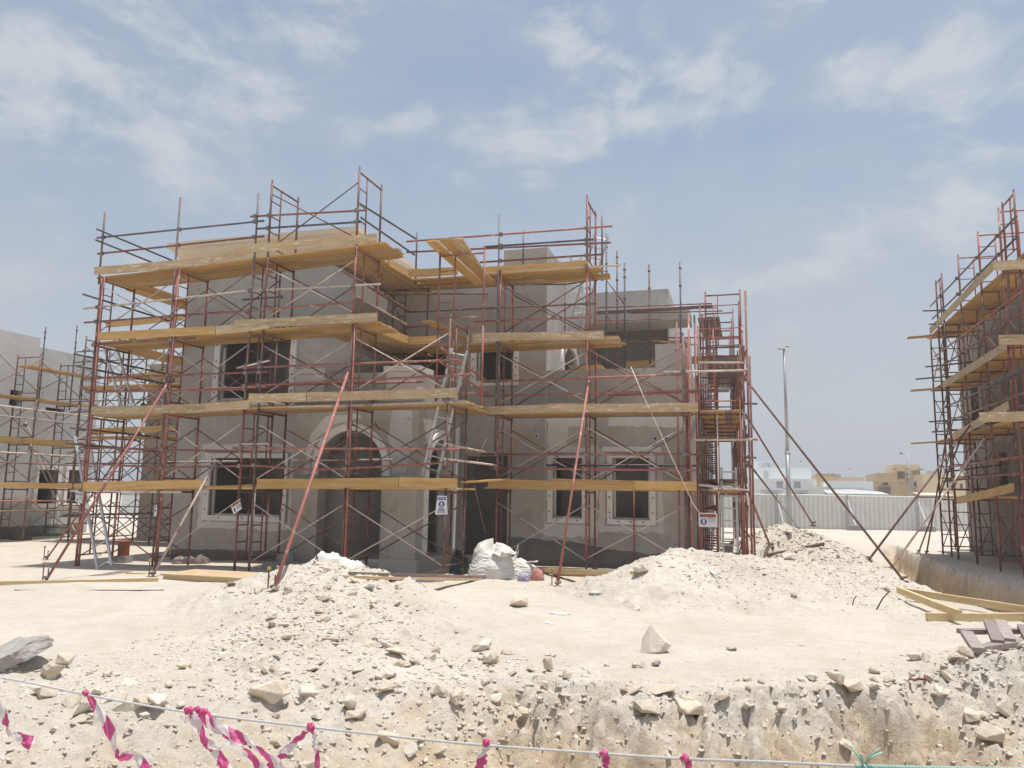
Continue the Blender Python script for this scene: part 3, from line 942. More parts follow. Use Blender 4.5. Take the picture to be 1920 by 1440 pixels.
def deck(a, c, n, across, zf, label, group, mats=('yellow_board',), lens=(2.6, 3.9), over=0.12, w=0.235, jitter=0.18, split=None):
    """deck of loose planks running from a to c (xy), n side by side stepping by `across`; zf(x,y) is the underside"""
    a, c, ac = Vector((*a, 0)), Vector((*c, 0)), Vector((*across, 0))
    L = (c - a).length
    d = (c - a) / L
    for k in range(n):
        t = -random.uniform(0, jitter)
        row = 0
        while t < L - 0.3:
            ln = random.uniform(*lens)
            e = min(t + ln, L + random.uniform(0, jitter))
            if L - e < 0.7:
                e = L + random.uniform(0, jitter)
            p = a + d * t + ac * (k + 0.5)
            q = a + d * e + ac * (k + 0.5)
            lift = 0.0 if row % 2 == 0 else 0.004
            p.z, q.z = zf(p.x, p.y) + lift, zf(q.x, q.y) + lift
            plank(p, q, random.choice(mats), 'plank', label, 'plank', group, w - 0.008)
            t = e + 0.006
            row += 1


# --- heights of the four lifts along the front (left end sits lower)
def lvl(k, x):
    f_ = min(max((x + 16.5) / 8.0, 0), 1)
    lo = [-0.1, 1.84, 3.76, 5.68, 7.46, 9.4]
    hi = [0.04, 1.98, 3.92, 5.86, 7.78, 9.72]
    return lo[k] + (hi[k] - lo[k]) * f_


YF, YFI = 16.4, 17.6
SF = thing('scaffold', 'red frame scaffold along the front of the villa left of the entrance recess', 'scaffold', (-12.5, 17, 0))
colsF = [(-16.5, 4), (-14.06, 4), (-11.78, 4), (-11.38, 5), (-8.93, 5), (-6.45, 3)]
for x, nl in colsF:
    for k in range(nl):
        frame(SF, x, YF, lvl(k, x), 0, lvl(k + 1, x) - lvl(k, x), k={-16.5: 0, -14.06: 0}.get(x))
    for y in (YF, YFI):
        inst('base_jack', JACK, SF, (x, y, lvl(0, x) - 0.06))
for i, (xa, xb) in enumerate(((-16.5, -14.06), (-14.06, -11.78), (-11.38, -8.93), (-8.93, -6.45))):
    for k in range(5 if i == 2 else 4 if i < 3 else 3):
        if k == 0 and i == 1:
            continue
        cross(SF, (xa, YF + 0.03, lvl(k, xa)), (xb, YF + 0.03, lvl(k, xb)), material=random.choice(('brown_tube', 'pale_tube', 'pale_tube')))
        if k < 4:
            cross(SF, (xa, YFI - 0.03, lvl(k, xa)), (xb, YFI - 0.03, lvl(k, xb)))
pole(SF, -16.56, YF - 0.02, 7.3, 9.31, 'brown_tube')
pole(SF, -16.42, YF + 0.01, -0.1, 7.5, 'red_tube', 0.03)
pole(SF, -14.0, YF - 0.02, -0.05, 7.6, 'red_tube', 0.03)
pole(SF, -8.86, YF - 0.01, 0.0, 6.1, 'red_tube', 0.028)
pole(SF, -14.13, YF - 0.02, 0.0, 9.49, 'brown_tube')
pole(SF, -11.74, YF - 0.03, 7.2, 9.36, 'dark_tube')
pole(SF, -12.35, YFI + 0.25, 0.05, 2.05, 'pale_tube')


def FR(Y, *pp):
    return [hY(px, py, Y) for px, py in pp]


cx_f = [c[0] for c in colsF]


def front_rail(par, Y, pp, material='red_tube', cols=cx_f, r=0.027):
    pts = FR(Y, *pp)
    cp_ = []
    for x in cols:
        for a, c in zip(pts[:-1], pts[1:]):
            if min(a.x, c.x) < x < max(a.x, c.x):
                t = (x - a.x) / (c.x - a.x)
                cp_.append(a.lerp(c, t) + Vector((0, 0.01, 0)))
    return rail(par, pts, material, r, coup=cp_)


for pp, m_ in [([(182, 446), (495, 414)], 'dark_tube'), ([(183, 476), (495, 443)], 'red_tube'),
               ([(470, 406), (687, 394)], 'red_tube'), ([(483, 429), (678, 416)], 'dark_tube'),
               ([(157, 579), (470, 545)], 'pale_tube'), ([(462, 546), (713, 533)], 'pale_tube'), ([(158, 605), (420, 585)], 'red_tube'), ([(410, 587), (680, 565)], 'red_tube'),
               ([(172, 647), (367, 634)], 'red_tube'), ([(160, 710), (503, 697)], 'red_tube'), ([(443, 690), (857, 675)], 'red_tube'),
               ([(160, 735), (462, 730)], 'red_tube'), ([(456, 724), (885, 702)], 'red_tube'),
               ([(150, 838), (300, 843), (495, 847)], 'red_tube'), ([(437, 840), (620, 841), (862, 842)], 'red_tube'),
               ([(150, 868), (300, 877), (480, 873), (583, 881), (700, 876), (857, 866)], 'red_tube'),
               ([(132, 920), (340, 923)], 'pale_tube'), ([(622, 762), (872, 752)], 'pale_tube'),
               ([(440, 833), (503, 832)], 'pale_tube'), ([(446, 690), (505, 676)], 'pale_tube')]:
    front_rail(SF, YF - 0.05, pp, m_)
for pp, m_ in [([(500, 722), (793, 716)], 'red_tube'), ([(300, 867), (445, 865)], 'pale_tube'), ([(550, 864), (735, 862)], 'pale_tube'), ([(455, 562), (530, 556)], 'dark_tube'), ([(160, 733), (540, 726)], 'red_tube')]:
    front_rail(SF, YFI + 0.05, pp, m_)
# short transoms sticking out at the left end
for (x, z, l_) in ((-16.5, 5.3, .6), (-16.5, 5.0, .5), (-16.5, 3.4, .5), (-16.5, 6.9, .5), (-16.5, 3.0, .6), (-16.5, 1.2, .5), (-16.5, 8.75, .25), (-16.5, 8.45, .25)):
    rail(SF, [(x - 0.05, YF - l_, z), (x - 0.05, YFI + 1.6, z - 0.02)], 'dark_tube', name='transom')
# brace that carries the tilted sign, and the loose end by the wall
rail(SF, [hY(330, 1020, YF - .1), hY(452, 934, YF - .1)], 'pale_tube', 0.0125, 'cross_brace')

# decks of the front scaffold (loose planks: things of their own)
GL = 'planks of the {} front deck left of the entrance recess'
LL = 'loose wooden plank in the {} front deck left of the entrance recess'
ORD = {1: 'lowest', 2: 'second', 3: 'third', 4: 'topmost'}
endx = {1: -6.25, 2: -6.1, 3: -8.3, 4: -8.3}
for k in (1, 2, 3, 4):
    deck((-16.55, YF + 0.02), (endx[k], YF + 0.02), 5, (0, 0.238), lambda x, y, k=k: lvl(k, x) + 0.004, LL.format(ORD[k]), GL.format(ORD[k]), ('yellow_board', 'yellow_board', 'yellow_board', 'grey_board'), jitter=0.1 if k != 4 else 0.25)

TB = 'toe boards on the villa scaffold'


def toe(Y, p, q, material, label, w=0.215, t=0.04):
    a, c = hY(*p, Y), hY(*q, Y)
    a, c = a - ZA * w, c - ZA * w
    return plank(a, c, material, 'toe_board', label, 'toe board', TB, w, t, edge=True)


YT = YF - 0.055
for p, q, m_, l_ in [
    ((178, 501), (397, 481), 'grey_board', 'grey splashed toe board at the top left corner of the front scaffold'),
    ((399, 475), (470, 460), 'grey_board', 'short grey toe board between the two long ones on the top front lift'),
    ((456, 459), (707, 438), 'grey_board', 'grey toe board thick with white splashes on the top front lift under the tall frames'),
    ((187, 623), (405, 611), 'yellow_board', 'clean yellow toe board at the left end of the third front lift'),
    ((407, 612), (508, 599), 'grey_board', 'short grey board behind the joint of the third front lift'),
    ((440, 600), (707, 586), 'grey_board', 'grey toe board right of the yellow one on the third front lift'),
    ((173, 762), (387, 757), 'grey_board', 'grey toe board at the left end of the second front lift above the barrel'),
    ((384, 756), (470, 750), 'grey_board', 'thin grey toe board set back in the second front lift over the lower window'),
    ((467, 738), (575, 736), 'grey_board', 'dark mortar caked toe board on the second front lift right of the upper window'),
    ((577, 736), (857, 727), 'grey_board', 'long gouged grey toe board above the porch arch'),
    ((157, 903), (383, 899), 'yellow_board', 'yellow toe board at the left end of the lowest front lift'),
    ((483, 898), (748, 895), 'yellow_board', 'yellow toe board crossing the porch arch on the lowest front lift'),
    ((749, 894), (857, 897), 'yellow_board', 'stained short toe board above the blue notice sign'),
]:
    toe(YT, p, q, m_, l_)
toe(YF + 0.05, (383, 911), (483, 908), 'yellow_board', 'narrow yellow board seen edge-on across the lower left window', 0.06)

# --- scaffold that returns into the entrance recess and runs on to the right
YR_, YRI = 19.4, 20.6
SR = thing('scaffold', 'red frame scaffold along the front of the villa right of the entrance recess', 'scaffold', (-3.9, 20, 0))


def lvr(k):
    return [0.1, 2.03, 3.96, 5.84, 7.72, 9.62][k]


colsR = [(-6.22, 4), (-3.88, 5), (-1.47, 3)]
for x, nl in colsR:
    for k in range(nl):
        frame(SR, x, YR_, lvr(k), 0, lvr(k + 1) - lvr(k), k=0 if x == -3.88 else None)
    for y in (YR_, YRI):
        inst('base_jack', JACK, SR, (x, y, lvr(0) - 0.08))
for i, (xa, xb) in enumerate(((-6.22, -3.88), (-3.88, -1.47))):
    for k in range(4 if i == 0 else 3):
        cross(SR, (xa, YR_ + 0.03, lvr(k)), (xb, YR_ + 0.03, lvr(k)), material=random.choice(('brown_tube', 'pale_tube', 'pale_tube')))
        if k != 0:
            cross(SR, (xa, YRI - 0.03, lvr(k)), (xb, YRI - 0.03, lvr(k)))
pole(SR, -6.28, YR_ - 0.02, 3.0, 9.41, 'dark_tube')
pole(SR, -5.95, YRI, 7.7, 9.3, 'dark_tube')
pole(SR, -3.7, YRI, 7.7, 9.55, 'dark_tube')
pole(SR, -1.33, YR_, 0.3, 6.4, 'red_tube')
pole(SR, -1.25, YRI, 0.3, 6.4, 'red_tube')
pole(SR, -1.62, YR_ + .02, 0.3, 6.2, 'red_tube')
pole(SR, *hY(976, 900, 20.9)[:2], 0.0, 2.1, 'red_tube') if False else None
pole(SR, -2.9, 20.85, 0.0, 2.1, 'red_tube', 0.02)
cxr = [c[0] for c in colsR]
for pp, m_ in [([(762, 453), (1148, 424)], 'red_tube'), ([(762, 473), (1145, 455)], 'red_tube'), ([(907, 463), (1113, 449)], 'dark_tube'), ([(900, 492), (1128, 477)], 'red_tube'),
               ([(913, 512), (1163, 497)], 'pale_tube'), ([(763, 585), (1118, 569)], 'brown_tube'), ([(890, 603), (1110, 595)], 'red_tube'), ([(757, 615), (810, 610)], 'red_tube'),
               ([(907, 716), (1282, 702)], 'red_tube'), ([(1245, 698), (1402, 694)], 'pale_tube'), ([(902, 743), (1317, 732)], 'red_tube'), ([(1140, 742), (1367, 733)], 'red_tube'),
               ([(900, 852), (1305, 852)], 'red_tube'), ([(920, 878), (1305, 882)], 'red_tube')]:
    front_rail(SR, YR_ - 0.05, pp, m_, cxr)
for pp, m_ in [([(1023, 872), (1305, 873)], 'dark_tube'), ([(960, 532), (1060, 533), (1136, 521)], 'dark_tube')]:
    front_rail(SR, YRI + 0.05, pp, m_, cxr)

# recess: frames facing the camera between the two fronts, return rails
xa = hY(825, 487, 17.65).x
for k in (2, 3):
    fo = inst('frame', FRAMES[1], SR, (xa, 17.65, lvr(k) + 0.05), R(-90), (1, 0.98, 1))
for k in (1, 2, 3):
    inst('frame', FRAMES[2], SR, (hY(735, 560, 20.2).x, 20.3, lvr(k)), R(-90), (1, 0.9, 1))
for k in (1, 2, 3):
    cross(SR, (-8.9, 17.7, lvr(k)), (-8.9, 19.5, lvr(k)))
for a, c, m_ in [((672, 380), (780, 448), 'dark_tube'), ((677, 408), (777, 478), 'dark_tube'), ((642, 508), (768, 585), 'red_tube'), ((668, 555), (768, 612), 'pale_tube'), ((702, 541), (768, 584), 'brown_tube')]:
    rail(SR, [hX(*a, -8.97), hY(*c, 19.35)], m_)
for a, c, m_ in [((828, 653), (915, 716), 'red_tube'), ((825, 678), (915, 739), 'red_tube'), ((834, 832), (915, 849), 'pale_tube'), ((833, 860), (933, 873), 'pale_tube')]:
    rail(SR, [hY(*a, 16.3), hY(*c, 19.3)], m_)
rail(SR, [hY(720, 551, 17.7), hY(915, 551, 17.7)], 'brown_tube')
pole(SR, hY(780, 500, 19.5).x, 19.5, 7.6, hY(776, 435, 19.5).z, 'dark_tube')
rail(SR, [hY(860, 945, 18.6), hY(912, 822, 18.6)], 'brown_tube', 0.0125, 'cross_brace')
rail(SR, [hY(867, 815, 18.6), hY(910, 1000, 18.6)], 'brown_tube', 0.0125, 'cross_brace')

GR = 'planks of the {} front deck right of the entrance recess'
LR = 'loose wooden plank in the {} front deck right of the entrance recess'
for k, x0, x1 in ((1, -6.4, -1.35), (2, -6.5, -1.35), (3, -8.6, -3.2), (4, -8.6, -3.75)):
    deck((x0, YR_ + 0.02), (x1, YR_ + 0.02), 5, (0, 0.238), lambda x, y, k=k: lvr(k) + 0.004, LR.format(ORD[k]), GR.format(ORD[k]), ('yellow_board', 'yellow_board', 'yellow_board', 'grey_board'), jitter=0.4 if k == 4 else 0.2)
for k, y0 in ((3, 17.66), (4, 17.66)):
    deck((-10.22, y0), (-10.22, 20.85), 6, (0.238, 0), lambda x, y, k=k: (lvl(k, -8.9) + lvr(k)) / 2 + 0.004, 'loose plank of the %s short deck turning into the entrance recess' % ORD[k], 'planks of the %s deck turning into the entrance recess' % ORD[k], mats=('yellow_board', 'old_timber', 'grey_board'), lens=(3.1, 3.3), jitter=0.3)
deck((-7.35, 17.66), (-7.35, 19.35), 4, (0.238, 0), lambda x, y: lvr(2) + 0.01, 'loose plank bridging from the porch deck to the right deck on the second lift', 'planks bridging the recess on the second lift', lens=(1.8, 2.0), jitter=0.2)
plank(hY(858, 906, 17.4), hY(950, 900, 19.3), 'yellow_board', 'plank', 'single plank bridging the recess on the lowest lift, with a white rag on it', 'plank', None)
for p, q, m_, l_, Y in [
    ((762, 505), (858, 501), 'yellow_board', 'yellow toe board at the back of the recess on the top lift', YR_ - .05),
    ((903, 501), (1103, 488), 'yellow_board', 'yellow toe board of the top lift right of the sloping planks', YR_ - .05),
    ((765, 632), (825, 628), 'yellow_board', 'short yellow toe board in the recess on the third lift', YR_ - .05),
    ((886, 625), (1132, 620), 'grey_board', 'brown toe board spotted with mortar on the third lift above the arched side window', YR_ - .05),
    ((907, 762), (1028, 758), 'grey_board', 'rough brown toe board beside the recess on the second right lift', YR_ - .05),
    ((1028, 757), (1309, 755), 'grey_board', 'long brown toe board on the second lift of the right front', YR_ - .05),
    ((1033, 897), (1306, 903), 'yellow_board', 'yellow toe board ending at the right corner above the right ground floor window', YR_ - .045),
    ((915, 898), (1187, 904), 'yellow_board', 'yellow toe board with a split end across the ground floor windows', YR_ - .1),
]:
    toe(Y, p, q, m_, l_)
plank(hX(728, 498, -8.78), hX(764, 519, -8.78), 'yellow_board', 'toe_board', 'yellow toe board along the side of the top recess deck', 'toe board', TB, 0.21, 0.04, edge=True)
plank(hX(712, 625, -8.78), hX(766, 645, -8.78), 'yellow_board', 'toe_board', 'yellow toe board along the side of the third recess deck', 'toe board', TB, 0.21, 0.04, edge=True)
# three planks tipped up across the top of the recess, and two on the lift below
GS = 'planks leaning across the recess at the top of the scaffold'
for i, (a, c) in enumerate((((800, 453), (905, 536)), ((824, 450), (925, 532)), ((848, 449), (918, 530)))):
    plank(hY(a[0] + 8, a[1], 17.1), hY(c[0] - 4, c[1], 19.5), ('yellow_board', 'yellow_board', 'grey_board')[i], 'plank', ('plank sticking up over the recess, left one of the sloping three', 'plank sticking up over the recess, middle one of the sloping three', 'plank sticking up over the recess, right one of the sloping three')[i], 'plank', GS, 0.29)
plank(hY(800, 603, 17.4), hY(880, 640, 19.4), 'yellow_board', 'plank', 'single plank tipped up in the recess on the third lift', 'plank', None, 0.26)
plank(hY(1100, 633, 19.6), hY(1160, 634, 19.6), 'yellow_board', 'plank', 'plank end sticking out past the toe board on the third lift', 'plank', None, 0.24)

# --- terrace: standards rising above the parapet, with a raised deck
ST = thing('scaffold', 'thin dark scaffold standards standing on the terrace behind the right parapet', 'scaffold', (-3.2, 23, 4.5))
for i, (px, pt, Y) in enumerate(((1137, 437, 21.7), (1157, 470, 23.0), (1171, 493, 21.7), (1217, 496, 21.9), (1275, 490, 21.7), (1060, 520, 22.9))):
    t_ = hY(px, pt, Y)
    prop_pole(ST, t_.x, Y, 4.5, t_.z, 'dark_tube' if i % 2 == 0 else 'brown_tube')
for a, c, Y, m_ in [((1120, 577), (1335, 569), 22.0, 'red_tube'), ((1120, 602), (1240, 598), 21.9, 'red_tube'), ((1180, 587), (1355, 583), 23.4, 'red_tube'), ((1135, 522), (1172, 572), 21.75, 'brown_tube'), ((1137, 592), (1172, 625), 21.75, 'brown_tube'), ((1250, 633), (1330, 633), 22.2, 'red_tube'), ((1140, 641), (1280, 640), 24, 'red_tube')]:
    rail(ST, [hY(*a, Y), hY(*c, Y)], m_, 0.02)
plank(hY(1118, 588, 22.2), hY(1336, 576, 22.2), 'old_timber', 'plank', 'brown plank laid across the thin standards over the terrace', 'plank', None, 0.25)
plank(hY(1225, 640, 24), hY(1300, 648, 22.4), 'yellow_board', 'plank', 'plank lying slanted across rails beside the terrace', 'plank', None)
plank(hY(1170, 690, 23.4), hY(1228, 686, 23.4), 'yellow_board', 'toe_board', 'yellow board seen low behind the terrace parapet', 'toe board', None, 0.2, 0.04, edge=True)
deck((-4.95, 22.2), (-4.95, 25.0), 4, (0.238, 0), lambda x, y: 5.6, 'loose plank of the deck between tower and terrace', 'planks of the deck between tower and terrace', lens=(2.8, 3.0))

# --- right side scaffold, seen end-on
SS = thing('scaffold', 'dense red scaffold along the right side wall of the villa, seen end-on', 'scaffold', (-0.6, 25, 0))
ysS = [19.55, 20.9, 22.3, 23.7, 25.1, 26.5, 27.9, 29.3]
tops = [3, 3, 3, 3, 4, 4, 4, 4]


def xo(y):
    return -0.07 - 0.05 * (y - 19.5)


def xi_(y):
    return -1.12 - 0.012 * (y - 19.5)


def lvs(k):
    return [0.15, 2.05, 3.95, 5.85, 7.72][k]


for y, nt_ in zip(ysS, tops):
    for k in range(nt_):
        wd = xo(y) - xi_(y)
        frame(SS, xi_(y), y, lvs(k), R(-90), lvs(k + 1) - lvs(k), wd)
frame(SS, xi_(19.55), 19.55, lvs(3) - 0.9, R(-90), 1.1, xo(19.55) - xi_(19.55), 0)
frame(SS, xi_(20.9), 20.9, lvs(3), R(-90), 1.1, xo(20.9) - xi_(20.9), 0)
frame(SS, xi_(22.3) + .1, 22.3, lvs(3), R(-90), 1.75, xo(22.3) - xi_(22.3), 1)
for ya, yb in zip(ysS[:-1], ysS[1:]):
    for k in range(3):
        cross(SS, (xo(ya) + 0.03, ya, lvs(k)), (xo(yb) + 0.03, yb, lvs(k)))
for x, z, m_ in ((0.02, 1.0, 'red_tube'), (0.02, 2.9, 'red_tube'), (0.02, 3.4, 'brown_tube'), (0.02, 4.9, 'red_tube'), (0.02, 5.4, 'red_tube'), (-1.15, 2.9, 'red_tube'), (-1.15, 4.8, 'brown_tube')):
    rail(SS, [(x, 19.2, z), (x - 0.45, 29.6, z)], m_)
for a, c, Y, m_ in [((1300, 825), (1422, 824), 19.4, 'pale_tube'), ((1310, 909), (1405, 919), 19.4, 'pale_tube'), ((1310, 680), (1405, 680), 19.45, 'pale_tube'), ((1388, 757), (1420, 757), 21, 'dark_tube'), ((1390, 858), (1418, 858), 24, 'dark_tube')]:
    rail(SS, [hY(*a, Y), hY(*c, Y)], m_, name='transom')
for z0, z1, x in ((0.1, 6.9, 0.03), (0.1, 5.3, 0.09), (0.1, 4.6, -0.16)):
    pole(SS, x, 19.45, z0, z1, 'red_tube')
pole(SS, hY(1347, 900, 19.5).x, 19.5, 0.1, 3.9, 'pale_tube', 0.018)
for k in (1, 2, 3):
    deck((-1.1, 19.5 if k < 3 else 23.6), (-1.3, 29.4), 5, (0.19, 0.0), lambda x, y, k=k: lvs(k) + 0.004, 'loose plank in the %s deck of the right side scaffold' % ORD[k], 'planks of the %s right side deck' % ORD[k], ('yellow_board', 'yellow_board', 'old_timber') if k < 3 else ('old_timber',), lens=(2.4, 3.6), w=0.19)
deck((-1.5, 26.2), (-1.5, 29.4), 3, (0.235, 0), lambda x, y: 7.74, 'loose plank in the topmost deck of the right side scaffold', 'planks of the topmost right side deck', ('old_timber',), lens=(3.2, 3.4))
for i, (p, q, Y) in enumerate((((1268, 668), (1328, 668), 23.0), ((1328, 665), (1392, 667), 22.6), ((1330, 690), (1392, 692), 22.5))):
    plank(hY(*p, Y) - ZA * 0.22, hY(*q, Y) - ZA * 0.22, 'old_timber' if i else 'yellow_board', 'toe_board', ('pale toe board stub behind the parapet pier', 'brown toe board across the upper right side scaffold', 'lower brown toe board across the upper right side scaffold')[i], 'toe board', TB, 0.22, 0.04, edge=True)
for i, (x, y) in enumerate(((1303, 592), (1318, 590), (1330, 596))):
    p = hY(x, y, 24.6)
    plank(p - ZA * 1.7, p, 'old_timber', 'plank', ('upright board propped in the right side scaffold, left of three', 'upright board propped in the right side scaffold, middle of three', 'upright board propped in the right side scaffold, right of three')[i], 'plank', 'upright boards in the right side scaffold', 0.24)

# --- scaffold of the set-back wing at the far left, and the deck along the left side
SW = thing('scaffold', 'dark scaffold of the set-back wing, seen through the left end of the front scaffold', 'scaffold', (-20, 24, 0))
YW = 23.4


def lvw(k):
    return [-0.15, 1.8, 3.72, 5.62, 7.5][k]


xw = [-24.0, -22.2, -20.4, -18.6, -16.8]
for i, x in enumerate(xw):
    for k in range(4):
        frame(SW, x, YW, lvw(k), 0, lvw(k + 1) - lvw(k), k=random.choice((2, 3, 2, 0)))
for xa_, xb_ in zip(xw[:-1], xw[1:]):
    for k in range(4):
        cross(SW, (xa_, YW, lvw(k)), (xb_, YW, lvw(k)), material='dark_tube')
        cross(SW, (xa_, YW + 1.2, lvw(k)), (xb_, YW + 1.2, lvw(k)), material='dark_tube')
for k in range(4):
    for dz, m_ in ((0.95, 'dark_tube'), (1.35, 'brown_tube')):
        rail(SW, [(-24.4, YW - 0.05, lvw(k) + dz), (-16.3, YW - 0.05, lvw(k) + dz + 0.05)], m_, 0.022, coup=[(x, YW - 0.04, lvw(k) + dz + 0.02) for x in xw])
for k in (1, 2, 3):
    deck((-24.1, YW), (-16.2, YW), 5, (0, 0.238), lambda x, y, k=k: lvw(k) + 0.005, 'loose plank in the %s deck of the set-back wing scaffold' % ORD[k], 'planks of the %s wing deck' % ORD[k], lens=(2.8, 3.9))
for i, (p, q) in enumerate((((200, 603), (345, 588)), ((205, 705), (335, 693)), ((172, 803), (330, 797)))):
    a, c = hY(*p, YW - .1), hY(*q, YW - .1)
    plank(a - ZA * .24, c - ZA * .24, 'yellow_board', 'toe_board', ('yellow toe board on the third wing lift seen through the frames', 'yellow toe board on the second wing lift behind the long aluminium ladder', 'yellow toe board on the lowest wing lift behind the raking tubes')[i], 'toe board', TB, 0.24, 0.04, edge=True)
for k in (3, 4):
    deck((-16.85, 17.65), (-16.85, 23.2), 4, (0.238, 0), lambda x, y, k=k: lvl(k, -16.5) + 0.005, 'loose plank in the %s deck along the left side wall' % ORD[k], 'planks of the %s left side deck' % ORD[k], lens=(2.6, 3.2))

# ------------------------------------------------------------------ raking tubes
GK = 'raking tubes propping the villa scaffold'


def raker(foot, top, label, material='red_tube', group=GK, r=0.028, stake=True):
    p, q = Vector(foot), Vector(top)
    o = thing('raking_tube', label, 'prop tube', p, group)
    MB().tube(p, q, r).build('tube', material, o, True)
    mb = MB()
    mb.box(p.x - 0.09, p.x + 0.09, p.y - 0.07, p.y + 0.07, p.z - 0.03, p.z + 0.015)
    mb.tube(p + Vector((-0.05, 0, 0.08)), p + Vector((0.08, 0, 0.1)), 0.03)
    mb.build('foot_plate', 'coupler_steel', o)
    if stake:
        s = MB().tube(p + Vector((-0.13, 0.05, -0.15)), p + Vector((-0.13, 0.05, 0.33)), 0.012).tube(p + Vector((-0.02, 0.07, -0.15)), p + Vector((-0.02, 0.07, 0.26)), 0.012)
        st_ = s.build('stake', 'rust', o)
        MB().tube(p + Vector((-0.13, 0.05, 0.33)), p + Vector((-0.13, 0.05, 0.38)), 0.03).build('stake_cap', 'stake_yellow', st_)
    mb = MB()
    mb.box(q.x - 0.05, q.x + 0.05, q.y - 0.06, q.y + 0.06, q.z - 0.16, q.z - 0.06)
    mb.build('clamp', 'coupler_steel', o)
    return o


raker(onto(85, 1090), hY(322, 706, 16.28), 'longest pink raking tube, from the far left foot up to the second lift', 'red_tube')
raker(onto(86, 1050), hY(258, 806, 18.6), 'dark red raking tube behind the longest one at the far left', 'red_tube', r=0.024)
raker(onto(285, 1082), hY(404, 866, 16.25), 'short whitened raking tube in front of the lower left window', 'pale_tube')
raker(onto(512, 1110), hY(654, 694, 16.28), 'red raking tube with its foot in the spoil heap before the porch', 'red_tube', r=0.033)
raker(onto(1045, 1100), hY(1104, 714, 19.28), 'red raking tube with two yellow stakes at its foot beside the white bags', 'red_tube', r=0.03)
raker(onto(1695, 1090), hY(1391, 702, 20.5), 'longest raking tube on the right, ending by the trench and yellow beams', 'brown_tube', stake=False)
raker(hY(1525, 985, 26.5), hY(1397, 775, 22), 'dark raking tube ending behind the peaked stony heap', 'brown_tube', stake=False)
raker(onto(1498, 991), hY(1401, 865, 21.5), 'dark raking tube ending on top of the peaked stony heap', 'brown_tube', stake=False)
raker(onto(1445, 1026), hY(1399, 912, 21), 'steep short raking tube at the right corner of the villa', 'red_tube', stake=False)
mbw = MB().tube(hY(1180, 690, 19.3), hY(1240, 800, 19.0), 0.012, 6)
mbw = MB().path([hY(1183, 688, 19.3), hY(1205, 740, 19.2), hY(1300, 945, 18.6), onto(1358, 1032) + ZA * .02], 0.012, 6)
tag(mbw.build('tie_rod', 'pale_tube', None, True), 'thin pale rod slanting from the second lift to the sand at the right corner', 'rod')

# ------------------------------------------------------------------ ladders


def ladder(a, c, label, w=0.38, side=Vector((1, 0, 0)), n=None):
    a, c = Vector(a), Vector(c)
    o = thing('ladder', label, 'ladder', a, 'aluminium ladders on the scaffolds')
    d = (c - a)
    L = d.length
    d.normalize()
    s = (side - d * side.dot(d)).normalized() * (w / 2)
    nn = d.cross(s).normalized() * 0.012
    for sg in (-1, 1):
        mb = MB()
        p, q = a + s * sg, c + s * sg
        e = s.normalized() * 0.028
        k = nn * 2.2
        vs = [p - e - k, p + e - k, p + e + k, p - e + k, q - e - k, q + e - k, q + e + k, q - e + k]
        mb.add(vs, [(0, 3, 2, 1), (4, 5, 6, 7), (0, 1, 5, 4), (1, 2, 6, 5), (2, 3, 7, 6), (3, 0, 4, 7)])
        mb.build('rail', 'aluminium', o)
    n = n or int(L / 0.29)
    for i in range(n):
        P = a + d * (L * (i + 0.6) / n)
        MB().tube(P - s, P + s, 0.016, 6).build('rung', 'aluminium', o)
    return o


ladder(onto(197, 1068), hY(152, 812, 17.3), 'aluminium ladder standing on the sand at the left end of the scaffold')
ladder(hY(240, 762, 17.2), hY(203, 640, 17.2), 'aluminium ladder between the second and third lift at the left end')
ladder(hY(806, 895, 17.1), hY(862, 655, 17.1), 'aluminium ladder beside the porch, rising through the second lift')
ladder(hY(1076, 628, 20.9), hY(1128, 440, 20.9), 'aluminium ladder at the tall frame, up to the top right lift')
ladder(hY(1085, 600, 21.6), hY(1080, 480, 21.9), 'second aluminium ladder leaning on the tower side', 0.3)
ladder(hY(1370, 1036, 20.0), hY(1366, 876, 20.0), 'aluminium ladder at the foot of the right side scaffold', 0.34)

# ------------------------------------------------------------------ signs


def text_mesh(s, size, material, bold=0.0, width=1.0):
    cu = bpy.data.curves.new('lettering', 'FONT')
    cu.body = s
    cu.size = size
    cu.align_x = 'CENTER'
    cu.align_y = 'CENTER'
    cu.offset = bold
    cu.extrude = 0.0006
    t = bpy.data.objects.new('lettering', cu)
    COL.objects.link(t)
    dg = bpy.context.evaluated_depsgraph_get()
    dg.update()
    me = bpy.data.meshes.new_from_object(t.evaluated_get(dg))
    bpy.data.objects.remove(t)
    me.name = 'lettering'
    me.materials.clear()
    me.materials.append(MATS[material])
    if width != 1.0:
        for v_ in me.vertices:
            v_.co.x *= width
    return me


def sign_base(label, center, rot, outline, material='sign_white', t=0.006):
    """plate in local XZ facing -Y"""
    o = thing('sign', label, 'sign', center)
    o.rotation_euler = rot
    k = len(outline)
    vs = [(a, 0, c) for a, c in outline] + [(a, t, c) for a, c in outline]
    fs = [tuple(range(k)), tuple(range(2 * k - 1, k - 1, -1))] + [(i, i + k, (i + 1) % k + k, (i + 1) % k) for i in range(k)]
    pl = MB().add(vs, fs)
    link_new('plate', pl.mesh('plate', material), o)
    return o


def sub(o, name, outline, material, y):
    vs = [(a, y, c) for a, c in outline] + [(a, y + 0.001, c) for a, c in outline]
    k = len(outline)
    fs = [tuple(range(k)), tuple(range(2 * k - 1, k - 1, -1))] + [(i, i + k, (i + 1) % k + k, (i + 1) % k) for i in range(k)]
    return link_new(name, MB().add(vs, fs).mesh(name, material), o)


def rect(x0, x1, z0, z1):
    return [(x0, z0), (x1, z0), (x1, z1), (x0, z1)]


